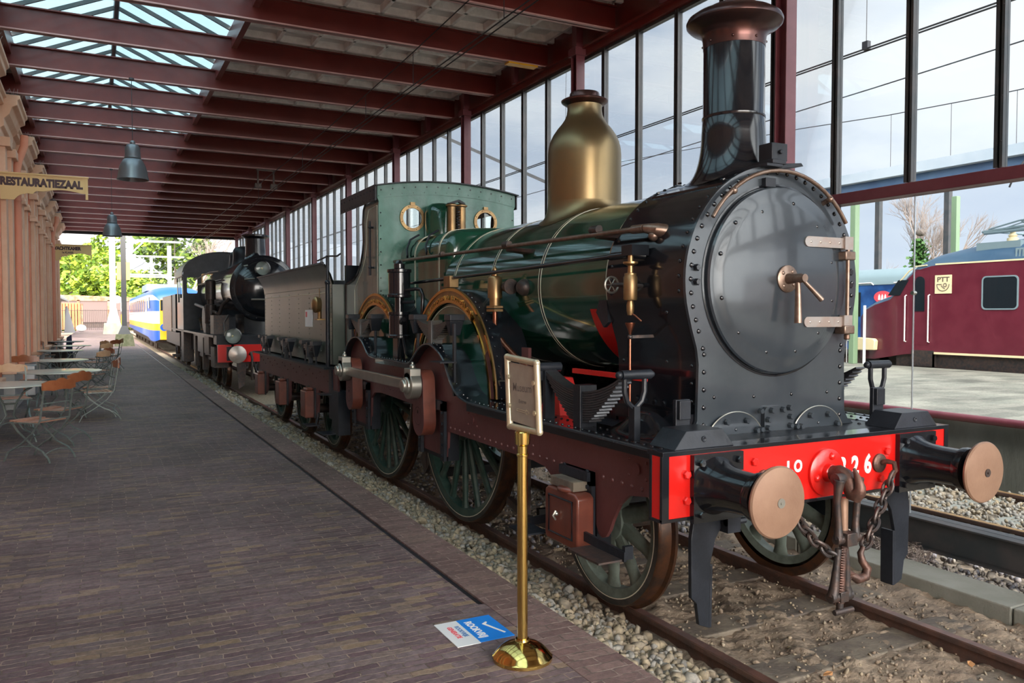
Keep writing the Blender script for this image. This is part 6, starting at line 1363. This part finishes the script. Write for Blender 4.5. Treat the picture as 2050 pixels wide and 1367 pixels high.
BK=thing('wire_bracket','dark square bracket hanging from the roof beam above the contact wires','bracket',(TX-.8,16.3,5.4))
b=MB()
for x in (3.82,4.22): b.box(x-.02,x+.02,21.8,21.84,5.42,5.82)
b.box(3.78,4.26,21.79,21.85,5.78,5.82); b.box(3.74,3.9,21.75,21.9,5.32,5.44); b.box(4.14,4.3,21.75,21.9,5.32,5.44); b.build('bracket_frame','iron_dark',BK,smooth=False)
# ================================================================ MASTS ON THE PLATFORM END
ma=thing('canopy_post','grey steel mast on a mossy concrete block at the end of the platform roof','mast',(1.29,46,PZ))
b=MB(); b.hexa([(.82,45.4,PZ),(1.76,45.4,PZ),(1.76,46.3,PZ),(.82,46.3,PZ)],[(.9,45.5,PZ+.62),(1.68,45.5,PZ+.62),(1.68,46.2,PZ+.62),(.9,46.2,PZ+.62)]); b.build('block','moss_conc',ma,smooth=False)
b=MB(); b.box(1.18,1.42,45.75,45.99,PZ+.6,7.0); b.hexa([(1.0,45.6,PZ+.62),(1.6,45.6,PZ+.62),(1.6,46.1,PZ+.62),(1.0,46.1,PZ+.62)],[(1.2,45.77,PZ+1.1),(1.4,45.77,PZ+1.1),(1.4,45.97,PZ+1.1),(1.2,45.97,PZ+1.1)]); b.bar((.9,45.86,6.75),(4.6,45.86,6.7),.12,.16); b.build('post','mast_grey',ma,smooth=False)
b=MB(); b.box(4.0,4.05,45.8,45.9,6.1,6.7); b.box(4.4,4.45,45.8,45.9,6.1,6.7); b.box(3.95,4.5,45.8,45.9,6.05,6.15); b.build('wire_hanger','iron_dark',ma,smooth=False)
mb_=thing('catenary_mast','tall white catenary mast on a pale block left of the grey one','mast',(1.29,74,PZ))
b=MB(); b.hexa([(.5,73.2,PZ),(2.1,73.2,PZ),(2.1,74.8,PZ),(.5,74.8,PZ)],[(.6,73.3,PZ+.9),(2.0,73.3,PZ+.9),(2.0,74.7,PZ+.9),(.6,74.7,PZ+.9)]); b.build('block','concrete',mb_,smooth=False)
b=MB(); b.box(1.05,1.5,73.8,74.2,PZ+.9,13.0); b.hexa([(.8,73.5,PZ+.9),(1.8,73.5,PZ+.9),(1.8,74.5,PZ+.9),(.8,74.5,PZ+.9)],[(1.1,73.85,PZ+2.2),(1.5,73.85,PZ+2.2),(1.5,74.2,PZ+2.2),(1.1,74.2,PZ+2.2)]); b.build('post','mast_white',mb_,smooth=False)
b=MB(); b.bar((.9,74,8.1),(6.5,74,8.1),.15,.16); b.bar((1.3,74,5.6),(3.6,74,8.0),.12,.12); b.bar((1.3,74,5.3),(5.5,74,5.3),.12,.14); b.build('cross_arm','mast_white',mb_,smooth=False)
for i,(x,y,lb) in enumerate([(7.2,95,'white catenary mast with cross arms above the blue train roof, nearer of two'),(7.4,130,'white catenary mast farther off behind the blue and yellow train')]):
    t=thing('catenary_mast',lb,'mast',(x,y,0)); b=MB(); b.box(x-.2,x+.2,y-.2,y+.2,0,9.4 if i==0 else 10.5); b.bar((x-5,y,8.2),(x+1.5,y,8.2),.16,.18); b.bar((x-4,y,6.0),(x+1,y,6.0),.14,.14); b.bar((x,y,5.6),(x-3,y,8.1),.12,.12); b.build('mast_frame','mast_white',t,smooth=False)
sg=thing('signal_box_post','orange signal board on a black and white post behind the grey mast','signal',(1.7,60,PZ))
b=MB(); b.box(1.62,1.72,60,60.1,PZ,5.2); b.build('post','black_satin',sg,smooth=False); MB().box(1.3,2.1,59.9,60,4.3,5.5).build('signal_board','signal_orange',sg,smooth=False); MB().box(1.5,1.85,59.88,59.98,1.3,2.0).build('number_plate','train_yellow',sg,smooth=False); b=MB(); b.lathe((1.3,59.9,3.0),'y',[(.001,-.02),(.25,-.02),(.25,.05)],20); b.box(1.5,1.85,59.9,59.97,.5,1.2); b.box(1.5,1.85,59.9,59.97,2.2,3.0); b.build('white_disc','white_plastic',sg,smooth=False)
# wires beyond the roof
wire('catenary_run',[(TX,46,6.6),(3.9,60,6.4),(3.8,80,6.5),(3.5,112,7.2)],.02,'overhead wires running away past the end of the roof over the trains')
# ================================================================ FAR END: wagons, shed, fence
RW=thing('rusty_wagon','long rusty goods wagon with weathered tarpaulin across the far end of the platform','wagon',(0,112,0))
b=MB(); b.box(-4.5,5.2,111,114,1.0,3.6); b.build('body','tarp',RW,smooth=False)
b=MB(); b.prism([(-4.7,3.6),(5.4,3.6),(5.0,4.05),(-4.2,4.35)],'xz',110.9,114.1); b.mi=0; b.box(1.3,1.7,110.9,111,1,3.7); b.box(-2,-1.7,110.9,111,1,3.7); b.build('roof','rust_wagon',RW,smooth=False)
b=MB(); b.box(-4.5,5.2,111.2,113.5,.4,1.0); 
for x in (-3.5,-2,3,4.5): b.lathe((x,111,.55),'y',[(.45,0),(.45,.2)],16)
b.build('underframe','iron_dark',RW,smooth=False)
O2=thing('orange_wagon','orange red slatted wagon at the far end beside the facade','wagon',(-3,98,0))
b=MB()
for k in range(9): b.box(-3.9+k*.28,-3.9+k*.28+.2,97,97.3,PZ,3.2)
b.build('slatted_side','orange_wagon',O2,smooth=False); MB().box(-4,-1.2,97.3,99,PZ,3.1).build('body','rust_wagon',O2,smooth=False)
FN=thing('iron_fence','thin dark iron fence across the far end of the platform','fence',(1,93,PZ)); b=MB()
for k in range(46): b.tube([(-3.3+k*.18,93,PZ),(-3.3+k*.18,93,PZ+2.1)],.018,4)
for z in (.25,2.0): b.tube([(-3.3,93,PZ+z),(5,93,PZ+z)],.025,5)
b.build('bars','iron_dark',FN)
SHD=thing('shed','small white gabled shed past the end of the facade','shed',(-3,70,PZ)); MB().box(-4.6,-2.7,62,82,PZ,3.3).build('wall','facade_grey',SHD,smooth=False); b=MB(); b.prism([(-4.8,3.3),(-2.1,3.1),(-2.1,3.25),(-3.2,3.95),(-4.8,4.0)],'xz',61.8,82.2); b.build('roof','mast_white',SHD,smooth=False)
b=MB(); b.hexa([(-2.45,80,PZ),(-1.6,80,PZ),(-1.6,80.4,PZ),(-2.45,80.4,PZ)],[(-2.35,80.1,PZ+2.2),(-2.2,80.1,PZ+2.4),(-2.2,80.3,PZ+2.4),(-2.35,80.3,PZ+2.2)]); tag(b.build('covered_sign','lamp_grey',smooth=False),'grey leaning covered board by the shed at the far end','board')
b=MB(); b.ball((-1.2,84,PZ+.33),.33,12,8,(1.3,1,1)); tag(b.build('white_tank','white_plastic'),'small white rounded object on the ground near the far fence','tank')
MB_=MB(); MB_.box(-1.66,-1.40,41,41.3,PZ,5.6)
# ================================================================ TREES
def foliage_tree(x,y,h,rx,label,ms,n=2600,leaf=.28,z0=.25,conical=False,trunk=.35,cat='tree'):
    t=thing('leafy_tree' if not conical else 'conifer_tree',label,cat,(x,y,0)); r_=random.Random(int(x*13+y*7+h))
    b=MB(); b.tube([(x,y,-.2),(x+.1,y,h*.5),(x,y+.1,h*.9)],[trunk,trunk*.6,.05],8); b.build('trunk','bark',t)
    b=MB(); cl=[]
    for k in range(26):
        a=r_.random()*6.28; hh=z0+r_.random()*(1-z0); w=(1-hh)*1.1+.08 if conical else math.sqrt(max(.05,1-((hh-.55)/.5)**2))*.85
        cl.append((x+rx*w*math.cos(a)*r_.random()**.4,y+rx*w*math.sin(a)*r_.random()**.4,h*hh,rx*(.20+.16*r_.random())*(.7 if conical else 1)))
    V=[];F=[]
    for i in range(n):
        c=cl[i%26]; u=Vector((r_.gauss(0,1),r_.gauss(0,1),r_.gauss(0,1))).normalized()*c[3]*(.75+.3*r_.random()); p=Vector(c[:3])+Vector((u.x,u.y,u.z*.8))
        a=Vector((r_.gauss(0,1),r_.gauss(0,1),r_.gauss(0,.6))).normalized(); q=a.orthogonal().normalized(); q=(q+a.cross(q)*r_.uniform(-1,1)).normalized(); s=leaf*(.6+.8*r_.random())
        o=len(V); V+=[p-a*s,p+q*s*.6,p+a*s,p-q*s*.6]; F.append((o,o+1,o+2,o+3))
    b.v=[tuple(p) for p in V]; b.f=F; b.m=[r_.randint(0,len(ms)-1) for _ in F]; b.build('foliage',ms,t,smooth=False)
    return t
def bare_tree(x,y,h,label,seed,spread=.5,m='bark_pale',depth=6,r0=.16,ivy=False):
    t=thing('bare_tree',label,'tree',(x,y,0)); r_=random.Random(seed); b=MB()
    def br(p,d,L,r,k):
        q=p+d*L; m_=(p+q)/2+Vector((r_.gauss(0,.05)*L,r_.gauss(0,.05)*L,0)); b.tube([p,m_,q],[r,r*.85,r*.65],4 if k<4 else 6)
        if k==0: return
        for _ in range(3 if k>1 else 2):
            a=r_.uniform(0,6.28); w=spread*(.6+.7*r_.random()); o=d.orthogonal().normalized(); o=(o*math.cos(a)+d.cross(o)*math.sin(a))
            br(p+d*L*r_.uniform(.55,1.),(d+o*w+Vector((0,0,.12))).normalized(),L*r_.uniform(.62,.82),r*.58,k-1)
    br(Vector((x,y,-.3)),Vector((0,0,1)),h*.33,r0,depth); b.build('branches',m,t)
    if ivy:
        b=MB()
        for i in range(1500):
            zz=r_.uniform(1.5,h*.62); s=.13; w=.25+.75*max(0,1-zz/(h*.55)); w*=1.3; p=Vector((x+r_.gauss(0,w*.7),y+r_.gauss(0,w*.7),zz)); a=Vector((r_.gauss(0,1),r_.gauss(0,1),r_.gauss(0,1))).normalized()*s; q=a.orthogonal().normalized()*s; b.add([p-a,p+q,p+a,p-q],[(0,1,2,3)])
        b.build('ivy','ivy',t,smooth=False)
    return t
foliage_tree(-7,150,22,9,'broad bright lime green tree at the far left behind the sheds',['leaf_lime','leaf_lime','leaf_green'],5200,.45,.05)
foliage_tree(4,140,24,8,'tall lime and mid green tree behind the white mast',['leaf_lime','leaf_green'],5200,.45,.05)
foliage_tree(-3,124,10,5,'low dense bright green bush mass behind the rusty wagon',['leaf_lime','leaf_green'],4200,.4,.05)
foliage_tree(11,135,15,6,'dark green tree behind the blue and yellow train roof',['leaf_green','leaf_dark'],3500,.4,.05)
foliage_tree(17,150,19,4.5,'dark pointed conifer right of the lime trees',['leaf_dark','leaf_green'],3600,.45,.05,True)
foliage_tree(3.5,120,8,5,'low green hedge tree behind the masts',['leaf_green','leaf_lime'],3000,.35,.02)
bare_tree(13,128,19,'bare twiggy tree among the evergreens above the blue train',5,.55,depth=6,r0=.3)
bare_tree(-9,125,22,'bare tree rising at the far left beside the facade end',8,.5,depth=6,r0=.3)
bare_tree(45,32.5,10.6,'bare winter tree with ivy on its trunk and a nest, behind the mail train',17,.36,depth=7,r0=.24,ivy=True)
b=MB(); b.ball((45,32.45,7.0),.30,10,8,(1,1,.7)); tag(b.build('bird_nest','bark'),'dark round nest high in the bare ivy tree','nest')
bare_tree(46,28.6,6.4,'smaller bare tree right of the ivy covered one',21,.5,depth=6,r0=.12)
bare_tree(48,24.6,7.9,'bare tree behind the pantograph of the mail train',31,.45,depth=6,r0=.12)
bare_tree(50,40,6.4,'bare tree seen low between smokebox and green post',41,.5,depth=5,r0=.12)
bare_tree(32,70,9.5,'bare tree showing above the boiler right of the cab',51,.5,depth=5,r0=.14)
